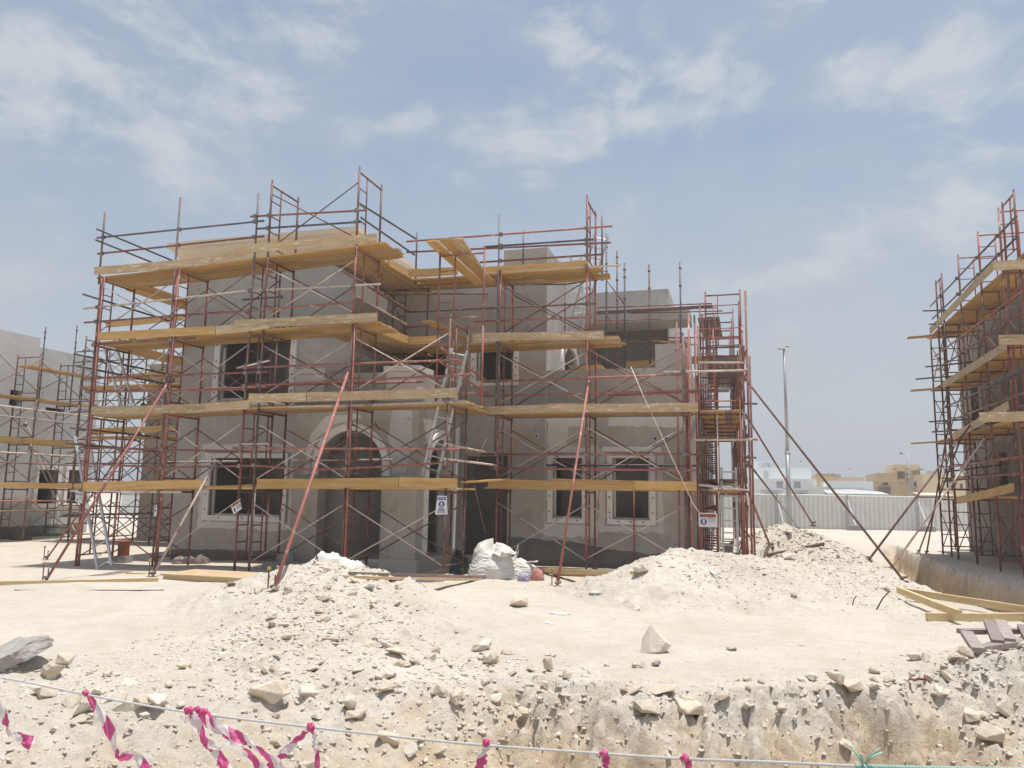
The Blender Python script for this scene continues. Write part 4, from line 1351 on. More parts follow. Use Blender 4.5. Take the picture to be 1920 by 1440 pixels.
def circ(cx, cz, r, n=24):
    return [(cx + r * math.cos(2 * math.pi * i / n), cz + r * math.sin(2 * math.pi * i / n)) for i in range(n)]


def word(o, s, x, z, size, material, y=-0.004, bold=0.0, width=1.0):
    t = link_new('lettering', text_mesh(s, size, material, bold, width), o)
    t.location = (x, y, z)
    t.rotation_euler = (R(90), 0, 0)
    return t


c0 = hY(828, 947, 16.28)
sg = sign_base('white notice sign with a blue circle, tied to the pale post beside the porch', c0, (0, 0, R(3)), [(-0.145, -0.21), (0.145, -0.2), (0.11, 0.2), (-0.105, 0.205)])
sub(sg, 'header_panel', [(-0.1, 0.107), (0.1, 0.112), (0.092, 0.175), (-0.09, 0.175)], 'sign_blue', -0.0025)
word(sg, 'NOTICE', 0, 0.142, 0.052, 'sign_white', -0.005, 0.0012, 0.86)
sub(sg, 'blue_disc', circ(0, 0.018, 0.068), 'sign_blue', -0.0025)
sub(sg, 'figure', [(-0.03, -0.035), (-0.013, -0.035), (0.0, -0.005), (0.012, -0.037), (0.03, -0.037), (0.014, 0.01), (0.014, 0.03), (0.03, 0.012), (0.036, 0.02), (0.014, 0.05), (0.012, 0.06), (0.004, 0.07), (-0.006, 0.07), (-0.012, 0.06), (-0.012, 0.05), (-0.038, 0.022), (-0.033, 0.013), (-0.014, 0.03), (-0.014, 0.01)], 'sign_white', -0.005)
word(sg, 'Safety', 0, -0.078, 0.05, 'sign_ink', -0.004, 0.001)
word(sg, 'Harness', 0, -0.118, 0.05, 'sign_ink', -0.004, 0.001)
word(sg, 'Must be worn', 0, -0.155, 0.033, 'sign_ink', -0.004, 0.0005)

c0 = hY(1327.5, 975, 19.28)
sg = sign_base('white warning sign with orange header and blue disc, wired to the right side scaffold', c0, (0, 0, R(-2)), rect(-0.215, 0.215, -0.165, 0.165))
sub(sg, 'header_panel', rect(-0.19, 0.18, 0.06, 0.14), 'sign_orange', -0.0025)
word(sg, 'WARNING', 0.02, 0.1, 0.062, 'sign_ink', -0.005, 0.001)
sub(sg, 'warning_triangle', [(-0.175, 0.072), (-0.125, 0.072), (-0.15, 0.125)], 'sign_ink', -0.005)
sub(sg, 'blue_disc', circ(-0.1, -0.04, 0.075), 'sign_blue', -0.0025)
sub(sg, 'figure', [(-0.13, -0.09), (-0.11, -0.09), (-0.1, -0.05), (-0.085, -0.09), (-0.07, -0.09), (-0.08, -0.02), (-0.06, -0.03), (-0.085, 0.02), (-0.1, 0.03), (-0.115, 0.02), (-0.135, -0.03), (-0.118, -0.02)], 'sign_white', -0.005)
word(sg, 'Fall Hazard', 0.085, 0.03, 0.036, 'sign_ink', -0.004, 0.0008)
word(sg, 'Safety harness', 0.085, -0.01, 0.027, 'sign_ink')
word(sg, 'must be worn', 0.085, -0.045, 0.027, 'sign_ink')

c0 = hY(443, 951, 16.24)
sg = sign_base('white warning sign hanging crooked from a thin brace before the lower left window', c0, (0, R(-29), 0), [(-0.135, -0.125), (0.125, -0.1), (0.155, 0.13), (-0.13, 0.12)])
sub(sg, 'header_panel', [(-0.115, 0.05), (0.135, 0.055), (0.14, 0.115), (-0.118, 0.107)], 'sign_orange', -0.0025)
word(sg, 'WARNING', 0.015, 0.08, 0.05, 'sign_ink', -0.005, 0.0008, 0.8)
word(sg, 'Working', 0.065, 0.012, 0.04, 'sign_ink', -0.004, 0.0008, 0.85)
word(sg, 'Overhead', 0.065, -0.035, 0.04, 'sign_ink', -0.004, 0.0008, 0.75)
sub(sg, 'pictogram', [(-0.08, -0.085), (-0.05, -0.085), (-0.05, -0.05), (-0.035, -0.03), (-0.06, -0.02), (-0.045, 0.01), (-0.065, 0.02), (-0.085, 0.0), (-0.075, -0.02), (-0.09, -0.04)], 'sign_ink', -0.005)

c0 = hY(149, 932, 16.24)
sg = sign_base('curled white warning sign with dark red header at the far left corner post', c0, (0, R(4), 0), [(-0.11, -0.13), (0.1, -0.15), (0.105, 0.13), (-0.15, 0.14)])
sub(sg, 'header_panel', [(-0.115, 0.045), (0.09, 0.045), (0.09, 0.1), (-0.122, 0.1)], 'sign_maroon', -0.0025)
word(sg, 'WARNING', -0.012, 0.073, 0.045, 'sign_white', -0.005, 0.0005, 0.8)
word(sg, 'Working', 0.04, 0.0, 0.034, 'sign_ink', -0.004, 0, 0.85)
word(sg, 'Overhead', 0.04, -0.045, 0.034, 'sign_ink', -0.004, 0, 0.75)
sub(sg, 'pictogram', [(-0.07, -0.1), (-0.04, -0.1), (-0.04, -0.06), (-0.05, -0.03), (-0.07, -0.06)], 'sign_ink', -0.005)

c0 = hY(164, 949, 16.22)
sg = sign_base('small white card hanging under the curled warning sign at the left corner', c0, (0, R(25), 0), [(-0.07, -0.06), (0.08, -0.07), (0.07, 0.05), (-0.06, 0.06)])
c0 = hY(291.5, 957, 16.3)
sg = sign_base('narrow white scaffold tag on the second red post, with a hole at its top', c0, (0, 0, 0), [(-0.04, -0.14), (0.04, -0.14), (0.04, 0.11), (0.02, 0.14), (-0.02, 0.14), (-0.04, 0.11)])
sub(sg, 'tag_hole', circ(0, 0.09, 0.022, 12), 'sign_ink', -0.0025)
sub(sg, 'tag_panel', rect(-0.022, 0.022, -0.03, 0.02), 'sign_ink', -0.0025)
c0 = hY(567, 957, 17.89)
sg = sign_base('cream paper notice fixed to the porch wall beside the arch', c0, (0, 0, 0), rect(-0.115, 0.115, -0.11, 0.11), 'paper')
word(sg, 'NOTICE', 0, 0.02, 0.04, 'old_timber')

# ------------------------------------------------------------------ bags


def bag(label, cx, cy, rx, ry, h, material, seed, name='bag', cat='bag', wr=0.05, tilt=0.0, spout=None):
    z0 = hz(cx, cy) - 0.03
    nu, nv = 64, 40
    nu, nv = 90, 60
    vs, fs = [], []
    rs = random.Random(seed)
    A, T = np.meshgrid(2 * np.pi * np.arange(nu) / nu, np.arange(nv + 1) / nv)
    ca, sa = np.cos(A), np.sin(A)
    sq = (np.abs(ca) ** 2.6 + np.abs(sa) ** 2.6) ** (-1 / 2.6)
    prof = np.interp(T, [0, 0.06, 0.3, 0.55, 0.75, 0.9, 0.97, 1.0], [0.93, 1.0, 0.97, 0.88, 0.78, 0.6, 0.34, 0.06])
    u1, u2 = ca * 1.1 + sa * 0.4 + 9 * seed, sa * 1.1 - ca * 0.3
    lump = 0.5 * fbm(u1 * 1.0, u2 + T * 1.8, 3, seed)
    # drooping folds: long across, short in height
    ph = T * 9 + 1.2 * fbm(u1 * 1.4, u2 * 1.4, 2, seed + 1) * 4
    fold = 1 - np.abs(2 * ((ph + 1.6 * fbm(u1 * 2.2, u2 * 2.2 + T * 3, 3, seed + 2)) % 1) - 1)
    fold2 = fbm(u1 * 5 + T * 3, u2 * 5 + T * 16, 3, seed + 3)
    rr = prof * sq * (1 + lump * (0.3 + T)) + wr * (0.95 * (fold - 0.5) * (0.6 + fbm(u1 * 1.7, u2 * 1.7 + T * 2, 2, seed + 6)) + 0.5 * fold2) * np.clip(T * 6, 0, 1) * np.clip((1 - T) * 6, 0.25, 1)
    hg = h * T * (1 + (0.55 * fbm(u1 * 0.8 + 3, u2 * 0.8, 2, seed + 4) + 0.2 * np.exp(-((A - 2.9) / 0.75) ** 2)) * T ** 2)
    for j in range(nv + 1):
        for i in range(nu):
            vs.append((cx + rx * rr[j, i] * ca[j, i] + tilt * T[j, i] * h, cy + ry * rr[j, i] * sa[j, i], z0 + hg[j, i]))
    for j in range(nv):
        for i in range(nu):
            fs.append((j * nu + i, j * nu + (i + 1) % nu, (j + 1) * nu + (i + 1) % nu, (j + 1) * nu + i))
    fs.append(tuple(range(nv * nu, nv * nu + nu)))
    o = thing(name, label, cat, (cx, cy, z0))
    MB().add(vs, fs).build('sack_body', material, o, True)
    if spout:
        sx, sy, sz, dx, dz, r = spout
        mb = MB()
        pts = []
        nS = 9
        vs2, fs2 = [], []
        for k in range(nS):
            t = k / (nS - 1)
            c_ = Vector((sx + dx * t, sy - 0.06 * t, sz + dz * t))
            rr = r * (1 - 0.35 * math.sin(math.pi * t * 0.9)) * (1 + 0.15 * t)
            for i in range(20):
                a = 2 * math.pi * i / 20
                q = rr * (1 + 0.13 * math.sin(a * 4 + k * 0.7))
                vs2.append(c_ + Vector((q * math.cos(a) * 0.95, q * math.sin(a), 0.25 * q * math.sin(a * 2))))
        for k in range(nS - 1):
            for i in range(20):
                fs2.append((k * 20 + i, k * 20 + (i + 1) % 20, (k + 1) * 20 + (i + 1) % 20, (k + 1) * 20 + i))
        fs2.append(tuple(range((nS - 1) * 20, nS * 20)))
        mb.add(vs2, fs2).build('spout', material, o, True)
    return o


pb_ = hZ(935, 1078, 0)
bo = bag('large crumpled white bulk bag standing before the entrance recess', -5.72, 17.75, 0.62, 0.5, 0.74, 'white_fabric', 5, 'bulk_bag', 'bag', 0.06, spout=(-5.5, 17.5, 0.52, 0.24, 0.04, 0.18))
MB().path([(-5.2, 17.7, 0.55), (-5.12, 17.68, 0.76), (-5.12, 17.68, 0.6), (-5.17, 17.68, 0.45)], 0.012, 6).build('lifting_loop', 'white_fabric', bo, True)
bag('smaller white sack slumped against the right of the bulk bag', -5.15, 17.95, 0.4, 0.36, 0.4, 'white_fabric', 9, 'bulk_bag', 'bag', 0.07, tilt=0.12, spout=(-4.95, 17.85, 0.36, 0.2, 0.02, 0.08))
bag('black rubbish bag in the shade left of the bulk bag', -6.75, 18.2, 0.24, 0.24, 0.5, 'black_plastic', 3, 'rubbish_bag', 'bag', 0.08, spout=(-6.75, 18.15, 0.4, 0.02, 0.16, 0.1))
bag('pink plastic bag of rubbish right of the white sacks', -4.62, 17.55, 0.15, 0.13, 0.26, 'pink_plastic', 14, 'plastic_bag', 'bag', 0.14)
bag('lilac plastic bag of rubbish between white sack and pink bag', -4.88, 17.3, 0.14, 0.12, 0.2, 'lilac_plastic', 15, 'plastic_bag', 'bag', 0.14)
# white sheet crumpled on the heap
sxy = [(-7.62, 12.75), (-6.9, 12.85)]
vs, fs = [], []
nu, nv = 46, 26
for j in range(nv):
    for i in range(nu):
        u_, w_ = i / (nu - 1), j / (nv - 1)
        x = -7.75 + 1.0 * u_ + 0.05 * math.sin(9 * w_)
        y = 12.78 + 0.55 * w_ + 0.06 * math.sin(11 * u_)
        zz = hz(x, y) + 0.05 + 0.11 * (float(fbm(np.array(u_ * 4.2), np.array(w_ * 3.2), 4, 61)) + 0.25) + 0.06 * math.exp(-((u_ - 0.25) / 0.12) ** 2)
        edge = min(u_, 1 - u_, w_, 1 - w_)
        vs.append((x, y, zz - 0.1 * max(0, 0.12 - edge) / 0.12))
for j in range(nv - 1):
    for i in range(nu - 1):
        fs.append((j * nu + i, j * nu + i + 1, (j + 1) * nu + i + 1, (j + 1) * nu + i))
tag(MB().add(vs, fs).build('sheet', 'white_fabric', None, True), 'white plastic sheet crumpled on top of the heap before the porch', 'sheet')
# small bundle on the second lift
o = bag('dark grey bag on the second lift at the left end of the scaffold', hY(271, 755, 17.2).x, 17.2, 0.13, 0.13, 0.27, 'grey_cloth', 31, 'tool_bag', 'bag', 0.05)
dz_ = (lvl(2, -14.9) + 0.05) - o.location.z
o.location.z += dz_

# ------------------------------------------------------------------ barrel, blocks, sacks by the wall
bp = onto(222, 1056)
bk = tag(MB().box(bp.x - 0.17, bp.x + 0.2, bp.y, bp.y + 0.3, bp.z - 0.02, bp.z + 0.19).build('concrete_block', 'block_grey'), 'grey concrete block under the orange barrel', 'block')
o = thing('barrel', 'dented orange barrel standing on a concrete block', 'barrel', (bp.x, bp.y + 0.15, bp.z + 0.19))
mb = MB()
prof = [(0.0, 0.0), (0.145, 0.0), (0.15, 0.02), (0.142, 0.1), (0.152, 0.14), (0.144, 0.18), (0.15, 0.26), (0.158, 0.29), (0.15, 0.32), (0.158, 0.38), (0.16, 0.4), (0.15, 0.4), (0.145, 0.385), (0.0, 0.385)]
vs = []
for r_, z_ in prof:
    for i in range(28):
        a = 2 * math.pi * i / 28
        q = r_ * (1 + 0.02 * math.sin(3 * a + z_ * 8))
        vs.append((bp.x + q * math.cos(a), bp.y + 0.15 + q * math.sin(a), bp.z + 0.19 + z_))
fs = [(j * 28 + i, j * 28 + (i + 1) % 28, (j + 1) * 28 + (i + 1) % 28, (j + 1) * 28 + i) for j in range(len(prof) - 1) for i in range(28)]
mb.add(vs, fs).build('drum', 'orange_paint', o, True)
MB().box(bp.x - 0.02, bp.x + 0.02, bp.y - 0.03, bp.y - 0.01, bp.z + 0.45, bp.z + 0.53).build('label_plate', 'old_timber', o)

GB = 'grey concrete blocks at the foot of the porch'
for i, (px, py) in enumerate(((510, 1064), (528, 1067), (545, 1061), (505, 1071), (560, 1066), (535, 1056))):
    p = hY(px, py, 17.1 + 0.12 * (i % 3))
    mb = MB()
    l_, w_, h_ = 0.2, 0.1, 0.19
    mb.box(-l_, l_, -w_, w_, 0, h_)
    me = mb.mesh('concrete_block', 'block_grey')
    o = link_new('concrete_block', me)
    o.location = (p.x, p.y, hz(p.x, p.y) - 0.01 + (0.18 if i == 5 else 0))
    o.rotation_euler = (0, 0, random.uniform(-0.6, 0.6))
    tag(o, 'grey concrete block lying at the foot of the porch left of the heap', 'block', GB)
for i, (px, py, lab) in enumerate(((338, 1056, 'brown cement sack left of the row under the lower left window'), (356, 1057, 'brown cement sack in the middle of the row under the lower left window'), (378, 1058, 'brown cement sack right of the row under the lower left window'))):
    p = hY(px, py, 18.0)
    bag(lab, p.x, p.y, 0.22, 0.15, 0.2, 'old_timber', 40 + i, 'cement_sack', 'sack', 0.06)

# ------------------------------------------------------------------ loose timber and bars on the sand


def ground_plank(a, c, material, label, w=0.1, t=0.06, name='timber', cat='timber', up=0.0, edge=False):
    p, q = onto(*a), onto(*c)
    return plank(p + ZA * (up - 0.005), q + ZA * (up - 0.005), material, name, label, cat, None, w, t, edge)


ground_plank((0, 1098), (296, 1091), 'fresh_timber', 'long pale timber lying on the sand at the left edge', 0.09, 0.09)
ground_plank((27, 1108), (306, 1108), 'dark_tube', 'thin dark steel bar lying on the sand at the left', 0.035, 0.03, 'steel_bar', 'bar')
ground_plank((240, 1076), (405, 1082), 'fresh_timber', 'plank lying between raking tube feet under the lower left window', 0.15, 0.04)
ground_plank((178, 1080), (238, 1072), 'old_timber', 'small grey board flat on the sand near the ladder foot', 0.3, 0.02)
ground_plank((640, 1084), (895, 1088), 'grey_board', 'dusty board lying in front of the porch before the bulk bag', 0.14, 0.05)
ground_plank((655, 1078), (920, 1084), 'old_timber', 'dark pole lying beside the dusty board before the porch', 0.06, 0.06)
ground_plank((1005, 1071), (1190, 1081), 'fresh_timber', 'pale timber along the foot of the right front wall', 0.1, 0.1)
ground_plank((1040, 1079), (1195, 1083), 'yellow_board', 'second timber in front of the pale one at the right front wall', 0.09, 0.05)
ground_plank((1440, 1043), (1545, 1022), 'old_timber', 'brown plank half buried in the peaked stony heap', 0.2, 0.05, up=0.03)
# pallet
p = onto(302, 1087)
o = thing('formwork_panel', 'low wooden formwork panel lying flat on the sand before the lower left window', 'panel', p)
for i in range(3):
    MB().box(p.x, p.x + 2.4, p.y + 0.05 + 0.45 * i, p.y + 0.13 + 0.45 * i, p.z, p.z + 0.1).build('bearer', 'fresh_timber', o)
MB().box(p.x - 0.03, p.x + 2.43, p.y, p.y + 1.1, p.z + 0.102, p.z + 0.125).build('face_board', 'grey_board', o)
# yellow timbers at the right, laid in a V
GT = 'yellow timber beams lying by the trench'
for i, (a, c, za, zc, lab) in enumerate(((((1685, 1112)), (1800, 1158), 0.12, 0.1, 'short yellow beam slanting towards us at the tip of the beam pile by the trench'),
                                         ((1700, 1113), (1990, 1160), 0.16, 0.14, 'long yellow beam on the far side of the beam pile by the trench'),
                                         ((1738, 1163), (1990, 1163), 0.02, 0.02, 'yellow beam on the near side of the beam pile by the trench'))):
    pa, pc = onto(*a), onto(*c)
    if i == 0:
        pa, pc = hZ(*a, 0.12), hZ(*c, 0.1)
    if i == 1:
        pa, pc = hZ(a[0], a[1] + 2, 0.1), hZ(*c, 0.1)
    if i == 2:
        pa, pc = hZ(a[0], a[1], 0.0), hZ(*c, 0.0)
    plank(pa, pc, 'fresh_timber', 'timber', lab, 'timber', GT, 0.08, 0.12)
# brown wooden frame
a0 = hZ(1822, 1218, 0.1)
o = thing('wooden_frame', 'old brown wooden frame with two cross bars lying at the right edge', 'frame', a0)


def bar3(mb, a, c, w=0.1, t=0.06):
    a, c = Vector(a), Vector(c)
    d = (c - a).normalized()
    s = ZA.cross(d).normalized() * w / 2
    n_ = d.cross(s).normalized() * t / 2
    vs = [a - s - n_, a + s - n_, a + s + n_, a - s + n_, c - s - n_, c + s - n_, c + s + n_, c - s + n_]
    mb.add(vs, [(0, 3, 2, 1), (4, 5, 6, 7), (0, 1, 5, 4), (1, 2, 6, 5), (2, 3, 7, 6), (3, 0, 4, 7)])
    return mb


Yw = 12.2
fp = lambda x, y, z=0: hZ(x, y, 0.28 + z)
for nm, a, c in (('side_rail', (1812, 1187), (1835, 1220)), ('bottom_rail', (1828, 1217), (1990, 1195)), ('top_rail', (1800, 1184), (1990, 1182)), ('cross_bar', (1855, 1167), (1872, 1205)), ('cross_bar', (1876, 1166), (1893, 1202)), ('cross_bar', (1918, 1175), (1935, 1205))):
    up = 0.035 if nm == 'cross_bar' else (0.02 if nm == 'side_rail' else 0)
    bar3(MB(), fp(*a, up), fp(*c, up), 0.13, 0.06).build(nm, 'pink_timber', o)

# ------------------------------------------------------------------ fence
FA, FB = Vector((-0.2, 51.1, 0)), Vector((11.8, 54.75, 0))
fd = (FB - FA).normalized()
fn = Vector((fd.y, -fd.x, 0))
FE = thing('metal_fence', 'pale corrugated metal hoarding along the far side of the site', 'fence', FA)
F0 = FA - fd * 22
nb = 15
pl_ = 4.35
off0 = (hY(1457, 940, 51.6) - F0).dot(fd) % pl_
for s in range(nb):
    b0 = off0 + (s - 1) * pl_
    mb = MB()
    n_ = 60
    prev = None
    pts = []
    for i in range(n_ + 1):
        t = b0 + pl_ * i / n_
        w_ = (0.0, 0.0, 0.0, -0.075)[i % 4]
        pts.append(F0 + fd * t + fn * w_)
    ht = 2.14 - 0.012 * s + random.uniform(-0.03, 0.03)
    for a, c in zip(pts[:-1], pts[1:]):
        mb.add([a - ZA * 0.3, c - ZA * 0.3, c + ZA * ht, a + ZA * ht], [(0, 1, 2, 3)])
    mb.build('sheet_panel', 'fence_sheet', FE)
    tp = MB()
    a, c = F0 + fd * b0 + fn * 0.05 + ZA * (ht - 0.02), F0 + fd * (b0 + pl_ - 0.02) + fn * 0.05 + ZA * (ht - 0.02)
    tp.tube(a, c, 0.035, 6).build('top_rail', 'fence_sheet', FE)
    P = F0 + fd * b0 + fn * 0.09
    MB().tube(P - ZA * 0.3, P + ZA * (ht + 0.03), 0.045, 8).build('post', 'galvanised', FE)
    Q = P + fn * 1.0
    st_ = MB().tube(P + ZA * 1.75 + fn * 0.05, Q + ZA * 0.3, 0.035, 8)
    st_.build('stay', 'white_paint', FE)
    MB().box(Q.x - 0.5, Q.x + 0.35, Q.y - 0.3, Q.y + 0.3, -0.1, 0.3).build('footing_block', 'block_grey', FE)

# ------------------------------------------------------------------ buildings beyond the fence


def far_box(o, name, m_, px0, px1, pyt, Y, depth=10, z0=-0.2, px_y=None):
    a, c = hY(px0, pyt, Y), hY(px1, pyt, Y)
    zt = (a.z + c.z) / 2
    return MB().box(a.x, c.x, Y, Y + depth, z0, zt).build(name, m_, o), a.x, c.x, zt


o = thing('far_villa', 'white flat roofed villa behind the hoarding, left of the lamp posts', 'house', (hY(1460, 925, 72).x, 72, 0))
far_box(o, 'wall', 'villa_white', 1407, 1531, 898, 72)
far_box(o, 'upper_wall', 'villa_white', 1405, 1521, 877, 75, 12)
far_box(o, 'roof_room', 'villa_white', 1404, 1446, 864, 79, 8)
far_box(o, 'wall', 'villa_white', 1376, 1405, 880, 73.5, 8)
for px0, px1, y0, y1 in ((1427, 1465, 919, 932), (1484, 1514, 919, 932)):
    a, c = hY(px0, y0, 71.9), hY(px1, y1, 71.9)
    w_ = MB().box(a.x, c.x, 71.85, 71.99, c.z, a.z).build('window', 'concrete', o)
    MB().box(a.x + 0.3, c.x - 0.3, 71.8, 71.84, c.z, a.z - 0.3).build('pane', 'glass_dark', w_)
a = hY(1433, 890, 74.9)
MB().box(a.x, a.x + 0.35, 74.85, 74.98, a.z - 0.9, a.z + 0.3).build('window', 'concrete', o)
a = hY(1427, 873, 78.9)
for k in range(2):
    MB().box(a.x + k * 0.75, a.x + 0.6 + k * 0.75, 78.3, 78.9, a.z - 0.4, a.z + 0.1).build('roof_unit', 'concrete', o)
for k, (px0, px1, yt, Y) in enumerate(((1530, 1580, 890, 88), (1580, 1621, 896, 89))):
    pass
o = thing('far_villa', 'low beige house peeping over the white annexe beyond the hoarding', 'house', (hY(1575, 900, 88).x, 88, 0))
far_box(o, 'wall', 'villa_beige', 1529, 1572, 889, 88)
far_box(o, 'wall', 'villa_beige', 1572, 1621, 895, 89)
far_box(o, 'roof_edge', 'villa_tan', 1529, 1566, 888, 87.6, 0.3, hY(1540, 892, 87.6).z)
a = hY(1564, 891, 87.5)
for k in range(2):
    MB().box(a.x + k * 0.33, a.x + 0.28 + k * 0.33, 87.2, 87.55, a.z - 0.25, a.z + 0.1).build('roof_unit', 'concrete', o)
o = thing('far_annexe', 'white annexe wall with a shallow white canopy roof behind the hoarding', 'house', (hY(1595, 920, 70).x, 70, 0))
far_box(o, 'wall', 'villa_white', 1555, 1637, 902, 70)
far_box(o, 'wall', 'villa_white', 1530, 1552, 913, 71, 5)
a, c, t_ = hY(1552, 925, 66), hY(1668, 927, 66), hY(1600, 917, 69.5)
MB().add([(a.x, 66, a.z), (c.x, 66, c.z), (c.x, 69.9, a.z + 0.2), (t_.x, 69.9, t_.z), (a.x, 69.9, a.z + 0.3), (a.x, 66, a.z - 0.15), (c.x, 66, c.z - 0.15), (c.x, 69.9, a.z), (a.x, 69.9, a.z)], [(0, 1, 2, 3, 4), (0, 5, 6, 1), (5, 8, 7, 6)]).build('canopy_roof', 'concrete', o)

o = thing('far_villa', 'beige villa with a square wind tower beyond the hoarding', 'house', (hY(1700, 900, 100).x, 100, 0))
far_box(o, 'wall', 'villa_tan', 1637, 1760, 906, 99)
far_box(o, 'wall', 'villa_tan', 1645, 1682, 887, 100.5)
b_, x0, x1, zt = far_box(o, 'tower', 'villa_beige', 1677, 1725, 871, 101, 6)
for k in range(4):
    a = hY(1683 + k * 3.5, 884, 100.9)
    MB().box(a.x, a.x + 0.14, 100.85, 100.99, a.z - 0.85, a.z).build('vent_slot', 'old_timber', b_)
for zz in (0.5, 1.1, 1.7):
    for xx in (x0 - 0.3, (x0 + x1) / 2 - 0.2, x1 - 0.1):
        MB().box(xx, xx + 0.4, 100.7, 100.98, zt - zz - 0.1, zt - zz).build('beam_end', 'old_timber', b_)
a = hY(1712, 885, 100.9)
MB().box(a.x, a.x + 0.7, 100.8, 100.97, a.z - 0.3, a.z + 0.15).build('window', 'old_timber', b_)
for px0, px1, y0, y1 in ((1656, 1659.5, 906, 911), (1661, 1664.5, 906, 911)):
    a, c = hY(px0, y0, 98.8), hY(px1, y1, 98.8)
    MB().box(a.x, c.x, 98.8, 98.97, c.z + 0.1, a.z + 0.1).build('window', 'glass_dark', o)
a, c = hY(1709, 901, 98.8), hY(1722, 915, 98.8)
w_ = MB().box(a.x, c.x, 98.82, 98.98, c.z, a.z).build('window', 'concrete', o)
MB().box(a.x + 0.25, c.x - 0.25, 98.75, 98.81, c.z + 0.2, a.z - 0.2).build('pane', 'glass_dark', w_)
a, c = hY(1648, 914, 98.6), hY(1670, 926, 98.6)
MB().box(a.x, c.x, 98.6, 98.9, c.z, a.z).build('gate', 'old_timber', o)
o = thing('far_villa', 'long plain beige house on the right beyond the hoarding', 'house', (hY(1790, 900, 95).x, 95, 0))
far_box(o, 'wall', 'villa_beige', 1731, 1850, 889, 95)
far_box(o, 'wall', 'villa_beige', 1850, 1960, 893, 97)
a, c = hY(1801, 907, 94.8), hY(1805, 916, 94.8)
MB().box(a.x, c.x, 94.8, 94.98, c.z, a.z).build('window', 'glass_dark', o)
a, c = hY(1736, 883, 98), hY(1765, 888, 98)
MB().box(a.x, c.x, 97, 98, c.z, a.z).build('roof_tank', 'concrete', o)
a, c = hY(1724, 923, 85), hY(1790, 929, 85)
MB().add([(a.x, 85, c.z), (c.x, 85, c.z), (c.x, 89, a.z), (a.x, 89, a.z), (a.x, 85, c.z - .3), (c.x, 85, c.z - .3)], [(0, 1, 2, 3), (0, 4, 5, 1)]).build('carport_roof', 'cornice', o)
# cabin seen through the left scaffold
o = thing('site_cabin', 'white slatted site cabin seen far off through the left scaffold', 'cabin', (hY(250, 960, 44).x, 44, 0))
a, c = hY(228, 928, 44), hY(266, 992, 44)
mb = MB()
zz = c.z - 0.2
k = 0
while zz < a.z:
    d_ = 0.0 if k % 2 == 0 else 0.03
    mb.box(a.x, c.x, 44 + d_, 46.5, zz, min(zz + 0.16, a.z))
    zz += 0.162
    k += 1
mb.build('slatted_wall', 'white_paint', o)
MB().box(a.x - 0.1, c.x + 0.1, 43.9, 46.6, a.z + 0.004, a.z + 0.15).build('roof', 'galvanised', o)

# lamps
GLm = 'street lamps beyond the hoarding'


def street_lamp(px, pyt, Y, arm, label, r=0.06, pyb=930):
    t_ = hY(px, pyt, Y)
    o = thing('street_lamp', label, 'street lamp', (t_.x, Y, 0), GLm)
    MB().tube((t_.x, Y, -0.1), (t_.x, Y, t_.z), r, 8, r2=r * 0.6).build('post', 'galvanised', o, True)
    MB().tube((t_.x, Y, t_.z), (t_.x + arm, Y, t_.z + 0.15), r * 0.6, 6).build('arm', 'galvanised', o)
    e = t_.x + arm
    MB().box(min(e, e + arm * 0.5), max(e, e + arm * 0.5), Y - 0.12, Y + 0.12, t_.z + 0.08, t_.z + 0.2).build('lamp_head', 'lamp_housing', o)
    return o


street_lamp(1702, 853, 80, -0.45, 'street lamp standing before the beige wind tower', 0.075)
street_lamp(1599, 881, 110, -0.3, 'small street lamp over the low beige house', 0.06)
street_lamp(1509, 867, 110, -0.4, 'small street lamp over the white flat roofed villa', 0.06)
t_ = hY(1470, 652, 50.2)
bz = hY(1479, 985, 50.2)
o = thing('floodlight_pole', 'tall grey pole with two floodlights rising over the hoarding', 'floodlight', (t_.x, 50.2, 0))
MB().tube((t_.x, 50.2, -0.2), (t_.x, 50.2, 4.6), 0.16, 12, r2=0.13).build('post', 'galvanised', o, True)
MB().tube((t_.x, 50.2, 4.6), (t_.x, 50.2, t_.z), 0.115, 12, r2=0.07).build('upper_post', 'galvanised', o, True)
MB().tube((t_.x, 50.2, 4.45), (t_.x, 50.2, 4.65), 0.19, 12).build('collar', 'galvanised', o, True)
for dx, dz, dy in ((0.1, 0.2, 0.25), (-0.16, -0.02, -0.2)):
    mb = MB()
    c_ = Vector((t_.x + dx, 50.2 + dy, t_.z + dz))
    rot = Matrix.Rotation(R(-38), 3, 'X') @ Matrix.Rotation(R(8), 3, 'Y')
    sx, sy, sz = 0.24, 0.06, 0.17
    vs = [c_ + rot @ Vector(p) for p in ((-sx, -sy, -sz), (sx, -sy, -sz), (sx, sy, -sz * .7), (-sx, sy, -sz * .7), (-sx, -sy, sz), (sx, -sy, sz), (sx, sy, sz * .7), (-sx, sy, sz * .7))]
    mb.add(vs, [(0, 3, 2, 1), (4, 5, 6, 7), (0, 1, 5, 4), (1, 2, 6, 5), (2, 3, 7, 6), (3, 0, 4, 7)])
    f_ = mb.build('floodlight', 'lamp_housing', o)
    vs = [c_ + rot @ Vector(p) for p in ((-sx * .85, -sy - .004, -sz * .85), (sx * .85, -sy - .004, -sz * .85), (sx * .85, -sy - .004, sz * .85), (-sx * .85, -sy - .004, sz * .85))]
    MB().add(vs, [(0, 1, 2, 3)]).build('lens', 'lamp_housing', f_)
p_ = Vector((t_.x, 50.2, 2.6))
mb = MB()
for s_ in (-1, 1):
    mb.box(p_.x + s_ * 0.5 - 0.18, p_.x + s_ * 0.5 + 0.18, 50.0, 50.3, 2.45, 2.85)
    mb.tube((p_.x, 50.2, 2.4), (p_.x + s_ * 0.5, 50.2, 2.5), 0.03, 6)
mb.build('control_box', 'galvanised', o)

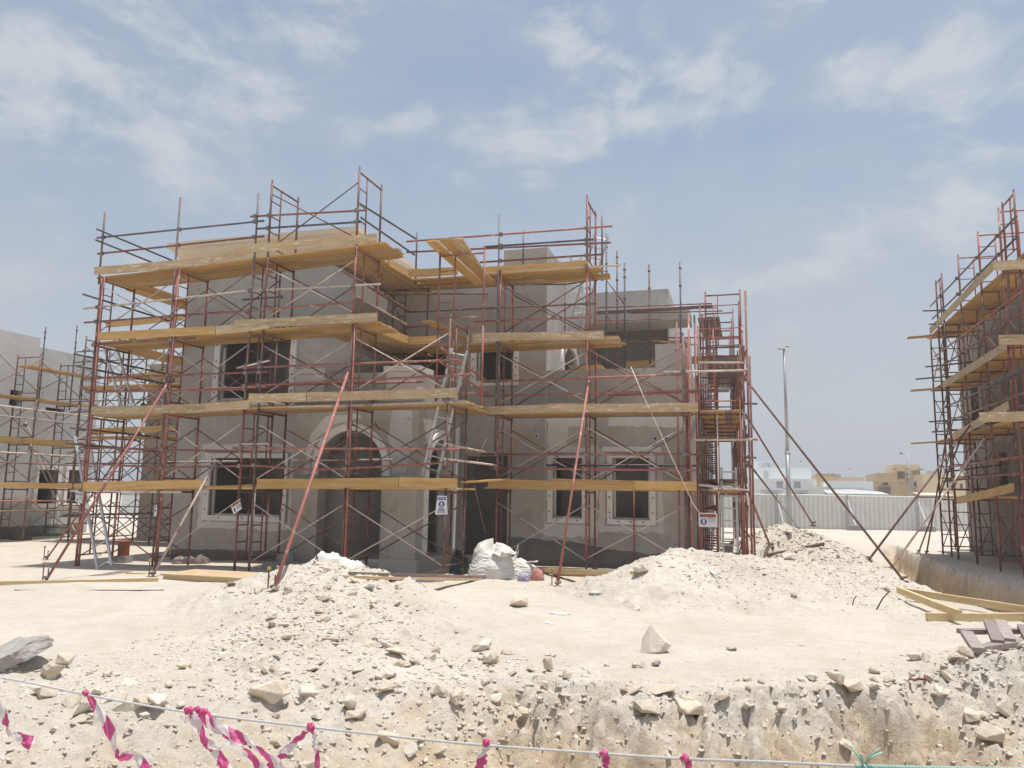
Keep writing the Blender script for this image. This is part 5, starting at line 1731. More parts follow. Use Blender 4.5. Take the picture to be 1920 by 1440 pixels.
# ------------------------------------------------------------------ left neighbour villa (its right side wall faces us)
NL = thing('villa', 'grey unfinished villa with its own scaffold at the left edge', 'house', (-29, 24, 0))


def npart(mb, name, m_):
    return mb.build(name, m_, NL)


yA, yB, yC = 15.0, 24.1, 26.5
wn = [(9.6, 10.5, 1.4, 2.75), (11.05, 11.9, 1.4, 2.78), (8.0, 8.5, 5.15, 5.75), (9.65, 10.55, 5.05, 5.25)]
npart(wall(MB(), (-27, yA, -0.2), YA, -XA, yB - yA, 7.95, [(8.0, 8.5, 5.15, 5.75)]), 'wall', 'concrete')
npart(wall(MB(), (-27.0, yB, -0.2), YA, -XA, 2.9, 7.6, [(0.5, 1.4, 1.4, 2.75), (1.93, 2.75, 1.4, 2.78), (0.55, 1.45, 5.05, 5.25)]), 'wall', 'concrete')
npart(MB().box(-36, -27.25, yA, yA + 0.25, -0.2, 7.7), 'wall', 'concrete')
npart(MB().box(-36, -27.01, yC + 0.5, yC + 0.75, -0.2, 7.4), 'wall', 'concrete')
npart(MB().box(-36, -35.7, yA + .25, yC + 0.5, -0.2, 7.4), 'wall', 'concrete')
npart(MB().box(-35.7, -27.25, yA + 0.25, yC + 0.5, 7.0, 7.2), 'roof', 'concrete')
npart(MB().box(-35.7, -27.25, yA + 0.25, yC + 0.5, 3.5, 3.75), 'floor_slab', 'concrete')
npart(MB().box(-30.2, -30.0, yA + 0.25, yC + 0.5, -0.2, 3.5), 'partition', 'plaster_dark')
mb = MB()
surround(mb, (-27, 0, 0), YA, -XA, yB + 0.5, yB + 1.4, 1.2, 2.55, 0.18, 0.05)
npart(mb, 'window_surround', 'surround')
mb = MB()
surround(mb, (-27, 0, 0), YA, -XA, yB + 1.93, yB + 2.75, 1.2, 2.58, 0.16, 0.05)
npart(mb, 'window_surround', 'surround')
npart(patch(MB(), (-27, 0, 0), YA, -XA, [(yA, -0.1), (yC + 0.4, -0.1), (yC + 0.4, 0.36), (yA, 0.3)], 0.004, 0.02), 'bitumen_coat', 'bitumen')

SL = thing('scaffold', 'red scaffold against the grey neighbouring villa at the left edge', 'scaffold', (-26, 22, 0))
xs0 = -25.35


def lvn(k):
    return [0.05, 1.82, 3.45, 5.1, 6.75][k]


for y in (20.9, 22.7, 24.65):
    for k in range(4):
        inst('frame', FRAMES[2], SL, (xs0 - 1.1, y, lvn(k)), R(-90), (1, 0.92, (lvn(k + 1) - lvn(k)) / FH))
for ya, yb in ((20.9, 22.7), (22.7, 24.65)):
    for k in range(4):
        cross(SL, (xs0, ya, lvn(k)), (xs0, yb, lvn(k)), hi=1.45)
for k, dz in ((0, .95), (0, 1.3), (1, .9), (1, 1.25), (2, .9), (2, 1.25)):
    rail(SL, [(xs0 + .04, 19.5, lvn(k) + dz), (xs0 + 0.04, 25.6, lvn(k) + dz)], random.choice(('brown_tube', 'red_tube', 'pale_tube')), coup=[(xs0 + .04, y, lvn(k) + dz) for y in (20.9, 22.7, 24.65)])
for px, pt in ((86, 613), (145, 610)):
    q = hX(px, pt, xs0 - 0.5)
    prop_pole(SL, q.x, q.y, 4.9, q.z)
for k in (1, 2, 3):
    deck((xs0 - 1.05, 19.6), (xs0 - 1.05, 25.6), 4, (0.25, 0), lambda x, y, k=k: lvn(k) + 0.01, 'loose plank in the %s deck of the left neighbour scaffold' % ORD[k], 'planks of the %s deck at the left neighbour' % ORD[k], ('yellow_board', 'fresh_timber', 'yellow_board'), lens=(3, 3.6))
deck((xs0 - 0.9, 22.6), (xs0 - 0.9, 25.6), 3, (0.25, 0), lambda x, y: 6.32, 'loose plank in the short top deck of the left neighbour scaffold', 'planks of the top deck at the left neighbour', ('yellow_board',), lens=(3, 3.4))
for k, lab in ((1, 'lowest'), (2, 'second')):
    plank((xs0 + 0.03, 19.6, lvn(k) + 0.0), (xs0 + 0.03, 25.6, lvn(k) + 0.0), 'yellow_board', 'toe_board', 'yellow toe board on the %s lift of the left neighbour scaffold' % lab, 'toe board', None, 0.2, 0.04, edge=True)
raker(onto(143, 1001), hX(48, 792, xs0 + .1), 'pale raking tube of the left neighbour scaffold, upper of the close pair', 'pale_tube', 'raking tubes of the left neighbour')
raker(onto(133, 999), hX(58, 834, xs0 + .1), 'pale raking tube of the left neighbour scaffold, lower of the close pair', 'pale_tube', 'raking tubes of the left neighbour')
# debris before the left neighbour
for i, (px, py, m_, lab, s) in enumerate(((40, 1013, 'old_timber', 'brown bush-like clump of waste on the sand before the left villa', (0.38, 0.3, 0.22)), (95, 1004, 'rope_green', 'pale green plastic waste spread before the left villa', (0.5, 0.35, 0.16)))):
    p = onto(px, py)
    bag(lab, p.x, p.y, s[0], s[1], s[2], m_, 70 + i, 'waste_pile', 'waste', 0.2)

# ------------------------------------------------------------------ right neighbour villa and scaffold
NR = thing('villa', 'dark blockwork villa at the right edge behind its scaffold', 'house', (11, 27, 0))


def rpart(mb, name, m_):
    return mb.build(name, m_, NR)


rpart(wall(MB(), (7.95, 34, -0.2), -YA, XA, 9.2, 8.4, [(4.4, 5.2, 2.4, 3.7), (1.6, 2.5, 5.1, 6.6)]), 'wall', 'blockwork')
rpart(wall(MB(), (7.95, 24.8, -0.2), XA, YA, 9, 8.4, [(0.75, 1.7, 2.5, 3.75), (0.8, 2.2, 5.0, 6.8)]), 'wall', 'blockwork')
rpart(MB().box(8.2, 17, 33.7, 33.95, -0.2, 8.1), 'wall', 'blockwork')
rpart(MB().box(16.7, 16.95, 25.05, 33.7, -0.2, 8.1), 'wall', 'blockwork')
rpart(MB().box(8.2, 16.7, 25.05, 33.7, 7.7, 7.95), 'roof', 'concrete')
rpart(MB().box(8.2, 16.7, 25.05, 33.7, 3.9, 4.15), 'floor_slab', 'concrete')
rpart(MB().box(8.2, 16.7, 29, 29.2, -0.2, 3.9), 'partition', 'plaster_dark')
rpart(patch(MB(), (0, 24.8, 0), XA, YA, [(8.25, 1.0), (8.35, 0.95), (8.42, 1.5), (8.3, 1.7), (8.2, 1.4)], 0.005, 0.02), 'plaster_patch', 'white_plaster')
rpart(patch(MB(), (0, 24.8, 0), XA, YA, [(8.0, 3.2), (8.6, 3.2), (8.6, 7.7), (8.0, 7.7)], 0.004, 0.03), 'plaster_patch', 'plaster_dark')

SN = thing('scaffold', 'tall red scaffold round the corner of the right edge villa', 'scaffold', (6.9, 26, 0))


def lvq(k):
    return [0.05, 2.0, 3.95, 5.85, 7.8, 9.45][k]


for y in (22.46, 24.41, 26.66, 28.9, 31.0):
    for k in range(5 if y < 28 else 4):
        inst('frame', random.choice(FRAMES[:4]), SN, (6.42, y, lvq(k)), R(-90), (1, 1.0, (lvq(k + 1) - lvq(k)) / FH))
for x, y0, n_ in ((6.4, 21.15, 5), (6.42, 28.85, 5), (8.7, 21.15, 5)):
    for k in range(n_):
        frame(SN, x, y0, lvq(k), 0, lvq(k + 1) - lvq(k), 0.9)
for ya, yb in ((22.46, 24.41), (24.41, 26.66), (26.66, 28.9), (28.9, 31.0)):
    for k in range(4):
        cross(SN, (6.4, ya, lvq(k)), (6.4, yb, lvq(k)))
        cross(SN, (7.6, ya, lvq(k)), (7.6, yb, lvq(k)))
for k in range(4):
    cross(SN, (6.4, 21.15, lvq(k)), (8.7, 21.15, lvq(k)))
for z, e, m_ in ((8.75, 30.4, 'dark_tube'), (8.25, 30.2, 'dark_tube'), (6.9, 30.2, 'red_tube'), (6.4, 30.0, 'red_tube'), (5.0, 29.6, 'dark_tube'), (4.5, 29.8, 'brown_tube'), (3.0, 29.4, 'red_tube'), (2.6, 29.3, 'red_tube')):
    rail(SN, [(6.35, 20.9, z), (6.35, e, z)], m_, coup=[(6.35, y, z) for y in (22.46, 24.41, 26.66, 28.9)])
for a, c in (((1730, 583), (1830, 580)), ((1742, 608), (1790, 607)), ((1735, 688), (1850, 676)), ((1717, 711), (1850, 700)), ((1742, 791), (1830, 785)), ((1747, 810), (1850, 803)), ((1773, 885), (1900, 868)), ((1768, 903), (1900, 888))):
    rail(SN, [hY(*a, 29.7), hY(*c, 29.0)], 'dark_tube', name='transom')
for k in (1, 2, 3, 4):
    deck((6.45, 20.9), (6.45, 31.6), 5, (0.238, 0), lambda x, y, k=k: lvq(k) + 0.005, 'loose plank in the %s side deck of the right edge scaffold' % ORD[k], 'planks of the %s side deck at the right edge' % ORD[k], lens=(3, 3.9))
    deck((7.7, 21.2), (10.3, 21.2), 5, (0, 0.238), lambda x, y, k=k: lvq(k) + 0.005, 'loose plank in the %s front deck of the right edge scaffold' % ORD[k], 'planks of the %s front deck at the right edge' % ORD[k], lens=(2.4, 3.0))
GQ = 'toe boards of the right edge scaffold'
for p, q, m_, lab in (((1744, 614), (1862, 490), 'grey_board', 'grey toe board sloping away along the topmost right edge deck'), ((1768, 716), (1886, 640), 'grey_board', 'grey toe board along the third right edge deck'), ((1787, 812), (1890, 752), 'grey_board', 'grey toe board along the second right edge deck'), ((1794, 932), (1900, 906), 'yellow_board', 'yellow toe board along the lowest right edge deck')):
    a, c = hX(*p, 6.33), hX(*q, 6.33)
    plank(a - ZA * .22, c - ZA * .22, m_, 'toe_board', lab, 'toe board', GQ, 0.22, 0.04, edge=True)
for p, q, lab in (((1861, 490), (1990, 480), 'grey toe board at the near end of the topmost right edge deck'), ((1872, 628), (1990, 626), 'pale toe board at the near end of the third right edge deck'), ((1836, 773), (1990, 769), 'pale toe board at the near end of the second right edge deck')):
    a, c = hY(*p, 21.0), hY(*q, 21.0)
    plank(a - ZA * .23, c - ZA * .23, 'grey_board', 'toe_board', lab, 'toe board', GQ, 0.23, 0.04, edge=True)
GP = 'planks jutting out at the far end of the right edge scaffold'
for i, (a, c) in enumerate((((1701, 635), (1840, 622)), ((1708, 734), (1850, 722)), ((1708, 833), (1850, 822)), ((1716, 933), (1800, 933)))):
    plank(hY(*a, 30.6), hY(*c, 30.4), 'yellow_board' if i < 3 else 'old_timber', 'plank', ('plank jutting out at the far end of the topmost right edge deck', 'plank jutting out at the far end of the third right edge deck', 'plank jutting out at the far end of the second right edge deck', 'grey plank jutting out low before the hoarding from the right edge scaffold')[i], 'plank', GP, 0.3)
GKR = 'raking tubes propping the right edge scaffold'
raker(onto(1628, 1051), hY(1840, 770, 26.5), 'dark raking tube of the right edge scaffold reaching farthest left', 'brown_tube', GKR, stake=False)
raker(hZ(1668, 1070, -0.05), hY(1846, 822, 25.0), 'raking tube with white and red lengths crossing the small trench', 'pale_tube', GKR, stake=False)
raker(onto(1737, 1039), hY(1778, 800, 30.5), 'steep orange brown raking tube at the far end of the right edge scaffold', 'red_tube', GKR, stake=False)
raker(onto(1722, 1037), hY(1815, 785, 29), 'slanting raking tube beside the steep one at the right edge scaffold', 'brown_tube', GKR, stake=False)

# ------------------------------------------------------------------ rocks


def rock_mesh(seed, n=22, flat=1.0, rough=0.0, material='rock'):
    rs = random.Random(seed)
    bm = bmesh.new()
    pts = []
    for _ in range(n):
        v_ = Vector((rs.gauss(0, 1), rs.gauss(0, 1), rs.gauss(0, 1))).normalized()
        rr = rs.uniform(0.75, 1.0)
        pts.append(bm.verts.new((v_.x * rr, v_.y * rr * rs.uniform(0.9, 1), v_.z * rr * flat)))
    r_ = bmesh.ops.convex_hull(bm, input=pts)
    bmesh.ops.delete(bm, geom=[g_ for g_ in r_['geom_interior'] if isinstance(g_, bmesh.types.BMVert)], context='VERTS')
    bmesh.ops.dissolve_limit(bm, angle_limit=0.22, verts=bm.verts, edges=bm.edges)
    if rough:
        bmesh.ops.bevel(bm, geom=bm.edges[:], offset=0.035, segments=1, affect='EDGES')
        bmesh.ops.triangulate(bm, faces=bm.faces[:])
        bmesh.ops.subdivide_edges(bm, edges=bm.edges[:], cuts=1, use_grid_fill=True)
        for v_ in bm.verts:
            c_ = v_.co
            nz = float(fbm(np.array(c_.x * 1.9 + seed), np.array(c_.y * 1.9 + c_.z * 1.3), 4, 33)) + 0.5 * float(fbm(np.array(c_.z * 4.1 + seed), np.array(c_.x * 4.7 - c_.y), 3, 35))
            v_.co = c_ * (1 + rough * nz)
    bm.normal_update()
    me = bpy.data.meshes.new('rock')
    bm.to_mesh(me)
    bm.free()
    me.materials.append(MATS[material])
    return me


RM = {m_: [rock_mesh(100 + i + 40 * j, random.choice((12, 14, 18)), random.uniform(0.55, 0.9), 0.3, m_) for i in range(9)] for j, m_ in enumerate(('rock', 'rock_pale'))}
RM['rock_grey'] = [rock_mesh(300 + i, 16, 0.6, 0.3, 'rock_grey') for i in range(3)]
nrock = 0


def put_rock(x, y, sx, sy, sz, label, group=None, m_='rock', k=None, sink=0.3, rz=None, tilt=0.25, z=None):
    global nrock
    me = RM[m_][k if k is not None else random.randrange(len(RM[m_]))]
    o = link_new('rock', me)
    zz = hz(x, y) if z is None else z
    o.location = (x, y, zz + sz * (0.75 - sink))
    o.rotation_euler = (random.uniform(-tilt, tilt), random.uniform(-tilt, tilt), random.uniform(0, 6.28) if rz is None else rz)
    o.scale = (sx, sy, sz)
    nrock += 1
    return tag(o, label, 'rock', group)


def prock(px, py, wpx, hpx, label, m_='rock', k=None, sink=0.3, group='single large rocks'):
    """rock whose foot sits at pixel (px, py) with the apparent width/height given"""
    p = onto(px, py)
    sc = (p - CAM).length / FPX
    return put_rock(p.x, p.y + wpx * sc * 0.3, wpx * sc / 2, wpx * sc / 2 * 0.85, max(hpx * sc / 2 * 1.15, 0.02), label, group, m_, k, sink)


bm = bmesh.new()
for q in ((-1, -0.3, -0.7), (-0.85, 0.6, -0.7), (0.6, 0.8, -0.7), (0.75, 0.1, -0.75), (0.35, -0.5, -0.78), (-0.5, -0.85, -0.7), (0.2, -0.95, -0.5), (1.05, -0.35, -0.25), (0.95, 0.3, -0.3), (0.55, -0.75, 0.05), (-0.25, 0.15, 1.0), (0.0, 0.25, 0.9), (0.5, 0.1, 0.35), (-0.62, -0.25, 0.15), (-0.75, 0.35, 0.1)):
    bm.verts.new([c_ + random.uniform(-.05, .05) for c_ in q])
bmesh.ops.convex_hull(bm, input=bm.verts[:])
bmesh.ops.bevel(bm, geom=bm.edges[:], offset=0.035, segments=1, affect='EDGES')
bmesh.ops.triangulate(bm, faces=bm.faces[:])
bmesh.ops.subdivide_edges(bm, edges=bm.edges[:], cuts=2, use_grid_fill=True)
for v_ in bm.verts:
    c_ = v_.co
    v_.co = c_ * (1 + 0.12 * float(fbm(np.array(c_.x * 3.3 + 4), np.array(c_.y * 3.3 + c_.z * 2.7), 4, 81)))
me = bpy.data.meshes.new('rock')
bm.to_mesh(me)
bm.free()
me.materials.append(MATS['rock_pale'])
RM['rock_pale'].append(me)
prock(1226, 1226, 52, 48, 'large pale pointed rock standing alone on the smooth sand', 'rock_pale', 9, 0.08).rotation_euler = (0, 0, 0.3)
prock(1191, 1146, 26, 16, 'rounded pale rock behind the pointed one, near the long sand heap', 'rock_pale', 1)
prock(1208, 1256, 22, 18, 'small white split stone in front of the large pointed rock', 'rock_pale', 2)
prock(1228, 1250, 30, 14, 'flat grey stone in front of the large pointed rock', 'rock_grey', 0)
prock(1190, 1254, 20, 16, 'chalky stone left of the white split stone', 'rock_pale', 4)
prock(1136, 1252, 18, 10, 'small white stone alone left of the chalky stones', 'rock_pale', 5)
prock(1372, 1222, 26, 12, 'flat white stone alone on the smooth sand right of the pointed rock', 'rock_pale', 6)
prock(1522, 1278, 34, 22, 'pale boulder at the lip of the trench right of centre', 'rock_pale', 7)
prock(488, 1325, 78, 62, 'largest tan boulder in the left foreground', 'rock', 0, 0.42)
prock(566, 1322, 46, 34, 'blocky pale boulder right of the largest tan one', 'rock_pale', 0)
prock(650, 1333, 60, 36, 'flat white boulder in the foreground left of centre', 'rock_pale', 2, 0.35)
prock(580, 1260, 34, 30, 'square cut pale stone at the foot of the porch heap', 'rock_pale', 8)
prock(508, 1245, 34, 14, 'flat slab stone with dark underside on the porch heap', 'rock', 4)
prock(254, 1342, 40, 26, 'tan stone under the rope at left', 'rock', 3, 0.2)
prock(352, 1292, 26, 18, 'white stone in the left foreground, right one of a close pair', 'rock_pale', 3)
prock(310, 1292, 22, 18, 'white stone in the left foreground, left one of a close pair', 'rock_pale', 6)
prock(194, 1275, 26, 16, 'flat pale stone alone on the sand right of the broken slab', 'rock_pale', 5)
prock(850, 1330, 36, 40, 'leaning pale slab stone in the middle foreground', 'rock', 5, 0.2)
prock(900, 1220, 44, 36, 'broad pale stone on the right flank of the porch heap', 'rock_pale', 1)
prock(908, 1290, 30, 20, 'pale stone in the middle of the foreground rubble', 'rock_pale', 4)
prock(815, 1224, 24, 14, 'dark tan stone among grey gravel right of the porch heap', 'rock', 6)
prock(968, 1140, 60, 28, 'broken rock pile remnant on the sand before the bulk bag', 'rock', 7, 0.25)
prock(1025, 1262, 30, 36, 'upright cracked stone at the trench lip', 'rock', 2, 0.1)
prock(1060, 1278, 26, 24, 'pale stone beside the upright cracked one at the trench lip', 'rock', 8)
prock(690, 1108, 24, 14, 'grey striped stone near the top of the porch heap', 'rock_grey', 1)
prock(742, 1108, 16, 12, 'brown stone at the right shoulder of the porch heap', 'rock', 1)
prock(1770, 1302, 38, 30, 'white stone on the rubble ridge at right', 'rock_pale', 0)
prock(1842, 1355, 34, 20, 'pale stone on the near right rubble heap', 'rock_pale', 5)
prock(1895, 1352, 40, 26, 'large pale stone at the right edge of the rubble heap', 'rock_pale', 2)
prock(1860, 1405, 60, 36, 'big tan stone at the lower right corner', 'rock', 3)
prock(1465, 1350, 26, 18, 'tan stone on the trench face right of centre', 'rock', 0)
prock(1640, 1265, 26, 18, 'flat stone at the right end of the trench lip', 'rock', 5)
prock(1480, 1012, 26, 14, 'pale stone near the top of the peaked heap', 'rock_pale', 3)
prock(1200, 1082, 34, 24, 'squarish pale stone at the left toe of the long sand heap', 'rock_pale', 0, 0.1)
prock(1478, 1052, 40, 24, 'white boulder in the crest of the long sand heap', 'rock_pale', 7, 0.45)
prock(1490, 1122, 20, 16, 'brown stone on the flank of the long sand heap', 'rock', 4)
prock(1665, 1112, 16, 14, 'white stone beside the rusty bent rod', 'rock_pale', 6)
# crust slabs broken from the trench lip
for i, (px, py, w_, h_, lab) in enumerate(((1235, 1300, 60, 16, 'crust slab hanging at the trench lip, left of the deep notch'), (1290, 1312, 44, 18, 'crust slab at the right of the deep notch in the trench lip'), (1295, 1365, 66, 30, 'fallen crust block below the notch in the trench face'), (1215, 1352, 56, 26, 'tan crust block on the trench face left of the fallen one'), (1180, 1300, 40, 14, 'thin crust slab at the trench lip before the pointed rock'), (1570, 1300, 30, 30, 'tilted slab in the heap of stones at the trench lip'), (1600, 1330, 34, 26, 'pale slab below the tilted one at the trench lip'))):
    prock(px, py + 4, w_ * 1.35, h_ * 1.1, lab, 'rock', i, 0.2, 'crust blocks of the trench lip')
# broken concrete slab at the left edge
p = onto(60, 1275)
o = thing('broken_slab', 'broken grey concrete slab tipped on rubble at the left edge', 'slab', p)
rot = Matrix.Rotation(R(-17), 3, 'Y') @ Matrix.Rotation(R(16), 3, 'X') @ Matrix.Rotation(R(14), 3, 'Z')
bm = bmesh.new()
ol = [(-1.1, -0.28), (-0.5, -0.25), (0.0, -0.3), (0.3, -0.2), (0.5, 0.02), (0.4, 0.2), (0.1, 0.32), (-0.5, 0.35), (-1.1, 0.33)]
lo_ = [bm.verts.new((a, c, 0)) for a, c in ol]
f_ = bm.faces.new(lo_)
r_ = bmesh.ops.extrude_face_region(bm, geom=[f_])
bmesh.ops.translate(bm, verts=[g_ for g_ in r_['geom'] if isinstance(g_, bmesh.types.BMVert)], vec=(0, 0, 0.13))
bmesh.ops.triangulate(bm, faces=bm.faces[:])
for _ in range(3):
    bmesh.ops.subdivide_edges(bm, edges=bm.edges[:], cuts=1, use_grid_fill=True)
for v_ in bm.verts:
    c_ = v_.co
    k1 = float(fbm(np.array(c_.x * 3.1), np.array(c_.y * 3.1 + c_.z * 5), 4, 71))
    k2 = float(fbm(np.array(c_.y * 4 + 7), np.array(c_.x * 4 - c_.z * 7), 4, 72))
    v_.co = p + Vector((-0.36, 0.1, 0.13)) + rot @ Vector((c_.x * 0.78 + 0.16 * k2, c_.y + 0.2 * k1, c_.z + 0.07 * k1))
bmesh.ops.recalc_face_normals(bm, faces=bm.faces[:])
mbx = MB().add([v_.co[:] for v_ in bm.verts], [[v_.index for v_ in q.verts] for q in bm.faces]) if not bm.verts.index_update() else None
bm.free()
mbx.build('slab_body', 'rock_grey', o)
prock(110, 1250, 40, 30, 'tan rock just right of the broken slab', 'rock', 2, 0.2)
prock(85, 1275, 46, 34, 'tan rock under the front edge of the broken slab', 'rock', 6, 0.2)
prock(60, 1305, 60, 30, 'pale rock below the broken slab at the left edge', 'rock_pale', 1, 0.2)


def lipy(x):
    return float(np.interp(x, LX, LY))


AREAS = [
    (95, lambda: (random.uniform(-6.2, -2.2), random.uniform(5.2, 9.6)), (0.05, 0.15), 'tan rock in the left and middle foreground rubble', 'rocks in the left and middle foreground'),
    (46, lambda: (lambda t: (-7.2 + 2.4 * t + random.gauss(0, 0.75), 12.4 - 3.6 * t + random.gauss(0, 0.5)))(random.random()), (0.055, 0.13), 'pale rock on the spoil heap before the porch', 'rocks on the porch heap'),
    (44, lambda: (lambda x: (x, lipy(x) + random.gauss(-0.1, 0.35)))(random.uniform(-2.6, 2.4)), (0.05, 0.14), 'rock along the broken trench lip', 'rocks along the trench lip'),
    (40, lambda: (random.gauss(3.0, 0.8), random.uniform(7.2, 12.2)), (0.05, 0.15), 'rock on the rubble heap at the near right corner', 'rocks on the near right heap'),
    (30, lambda: (random.gauss(1.3, 0.8), random.gauss(22.6, 0.9)), (0.05, 0.13), 'rock on the peaked stony heap before the hoarding', 'rocks on the peaked heap'),
]
for n_, fn_, (s0, s1), lab, grp in AREAS:
    for _ in range(n_):
        x, y = fn_()
        s = s0 + (s1 - s0) * random.random() ** 1.9
        put_rock(x, y, s * random.uniform(0.8, 1.3), s * random.uniform(0.8, 1.1), s * random.uniform(0.5, 0.85), lab, grp, random.choice(('rock', 'rock', 'rock_pale')), random.randrange(9), sink=random.uniform(0.2, 0.7), tilt=0.5)

for i, (px, py, w_, lab) in enumerate(((1050, 1152, 0.2, 'white plastic scrap on the sand before the bulk bag, larger of two'), (1030, 1170, 0.09, 'white plastic scrap on the sand before the bulk bag, smaller of two'), (1120, 1116, 0.16, 'white scrap beside the long sand heap near the raking tube foot'))):
    p = onto(px, py)
    bag(lab, p.x, p.y, w_, w_ * 0.6, 0.05, 'white_fabric', 90 + i, 'plastic_scrap', 'litter', 0.25)
# pebbles and gravel: one mesh, nobody could count them
base = []
for i in range(10):
    me = rock_mesh(500 + i, 9, 0.65)
    bm = bmesh.new()
    bm.from_mesh(me)
    bmesh.ops.triangulate(bm, faces=bm.faces[:])
    base.append((np.array([v_.co[:] for v_ in bm.verts]), np.array([[v_.index for v_ in f_.verts] for f_ in bm.faces])))
    bm.free()
    bpy.data.meshes.remove(me)
PTS = []


def scatter(n_, fx, smin, smax, pw=2.5):
    x, y = fx(n_)
    s = smin + (smax - smin) * rng.random(n_) ** pw
    PTS.append(np.stack([x, y, s], 1))


def tri(n_, x0, x1, y0, y1):
    return rng.uniform(x0, x1, n_), rng.uniform(y0, y1, n_)


def along(n_, pts, sd):
    p = np.array(pts)
    t = rng.random(n_) * (len(p) - 1)
    i = np.minimum(t.astype(int), len(p) - 2)
    f_ = (t - i)[:, None]
    q = p[i] * (1 - f_) + p[i + 1] * f_ + rng.normal(0, sd, (n_, 2))
    return q[:, 0], q[:, 1]


scatter(7000, lambda n_: tri(n_, -7.5, -1.8, 4.8, 9.3), 0.006, 0.05, 3.2)
scatter(5800, lambda n_: along(n_, HEAPS['porch'][0], 0.9), 0.006, 0.055, 3.0)
scatter(2800, lambda n_: (lambda x: (x, np.interp(x, LX, LY) + rng.normal(-0.35, 0.5, n_)))(rng.uniform(-3, 3.2, n_)), 0.006, 0.05, 3.0)
scatter(6000, lambda n_: along(n_, [(2.0, 6.6), (2.9, 9.0), (4.2, 12.2)], 0.9), 0.006, 0.055, 3.0)
scatter(6500, lambda n_: along(n_, HEAPS['right'][0], 1.1), 0.008, 0.055, 3.0)
scatter(3800, lambda n_: along(n_, HEAPS['back'][0], 1.0), 0.012, 0.075, 3.0)
scatter(1800, lambda n_: along(n_, [(-3.5, 10.5), (0, 12), (2.5, 13.5)], 1.6), 0.005, 0.025)
scatter(1000, lambda n_: along(n_, [(-12, 15.5), (-8, 15.5), (-3, 17.0)], 0.9), 0.01, 0.05)
scatter(800, lambda n_: along(n_, [(2, 20), (3, 17), (3.4, 14)], 0.6), 0.01, 0.05)
scatter(500, lambda n_: along(n_, HEAPS['fore_left'][0], 0.5), 0.008, 0.05)
scatter(900, lambda n_: along(n_, [(6.2, 16), (6.1, 22), (6.2, 32)], 0.4), 0.015, 0.07)
P3 = np.concatenate(PTS)
Zs = HZ(P3[:, 0], P3[:, 1])
VV, FF, off = [], [], 0
for i, (x, y, s) in enumerate(P3):
    bv, bf = base[i % 10]
    a = rng.uniform(0, 6.28)
    ca, sa = math.cos(a), math.sin(a)
    sx, sy, sz = s * rng.uniform(0.8, 1.4), s * rng.uniform(0.7, 1.1), s * rng.uniform(0.6, 1.0)
    q = bv * (sx, sy, sz)
    VV.append(np.stack([q[:, 0] * ca - q[:, 1] * sa + x, q[:, 0] * sa + q[:, 1] * ca + y, q[:, 2] + Zs[i] - sz * 0.05], 1))
    FF.append(bf + off)
    off += len(bv)
VV, FF = np.concatenate(VV), np.concatenate(FF)
me = bpy.data.meshes.new('gravel')
me.vertices.add(len(VV))
me.vertices.foreach_set('co', VV.astype(np.float32).ravel())
me.loops.add(FF.size)
me.loops.foreach_set('vertex_index', FF.astype(np.int32).ravel())
me.polygons.add(len(FF))
me.polygons.foreach_set('loop_start', np.arange(0, FF.size, 3, dtype=np.int32))
me.update(calc_edges=True)
me.materials.append(MATS['gravel'])
tag(link_new('gravel', me), 'loose gravel and pebbles scattered over the sand and heaps', 'gravel', kind='stuff')

# ------------------------------------------------------------------ rope and barrier tape in the foreground
YRO = 3.3
rp = [hY(px, py, YRO) for px, py in ((-700, 1165), (-300, 1222), (0, 1270), (170, 1304), (350, 1335), (580, 1363), (760, 1383), (905, 1397), (1130, 1413), (1290, 1423), (1450, 1429), (1620, 1437), (1760, 1441), (1920, 1443), (2400, 1450))]


def rope_pt(s):
    """point along the rope, s in segments"""
    i = min(int(s), len(rp) - 2)
    f_ = s - i
    a = rp[max(i - 1, 0)]
    b0, c = rp[i], rp[i + 1]
    d_ = rp[min(i + 2, len(rp) - 1)]
    return 0.5 * ((2 * b0) + (c - a) * f_ + (2 * a - 5 * b0 + 4 * c - d_) * f_ * f_ + (3 * b0 - a - 3 * c + d_) * f_ ** 3)


def strand_rope(s0, s1, name, label, material, rad=0.0033):
    n_ = int((s1 - s0) * 90)
    pts = [rope_pt(s0 + (s1 - s0) * k / n_) for k in range(n_ + 1)]
    o = thing(name, label, 'rope', pts[0])
    acc = 0
    strands = [[], [], []]
    for k, P in enumerate(pts):
        if k:
            acc += (P - pts[k - 1]).length
        d_ = (pts[min(k + 1, n_)] - pts[max(k - 1, 0)]).normalized()
        a = ZA.cross(d_).normalized()
        c = d_.cross(a)
        for j in range(3):
            t = acc / 0.034 * 2 * math.pi / 1.0 + j * 2.094
            strands[j].append(P + (a * math.cos(t) + c * math.sin(t)) * rad * 0.9)
    mb = MB()
    for st_ in strands:
        mb.path(st_, rad * 0.95, 6)
    mb.build('twisted_strands', material, o, True)
    return o


strand_rope(0, 11.1, 'rope', 'white twisted rope stretched across the foreground', 'rope_white')
strand_rope(10.9, 14, 'rope', 'pale green rope tied on at the right end of the white one', 'rope_green', 0.005)
kp = rope_pt(11.0)
mb = MB()
for k in range(9):
    a = Vector((random.uniform(-1, 1), random.uniform(-.6, .6), random.uniform(-.3, 1.3))) * 0.05
    mb.path([kp, kp + a * 0.5 + Vector((0, 0, 0.01)), kp + a * 1.2 + Vector((0.01, 0, 0.0))], 0.004, 5)
tag(mb.build('rope_knot', 'rope_green', None, True), 'frayed pale green knot joining the two ropes', 'knot')

GTA = 'magenta and white barrier tapes tied to the rope'


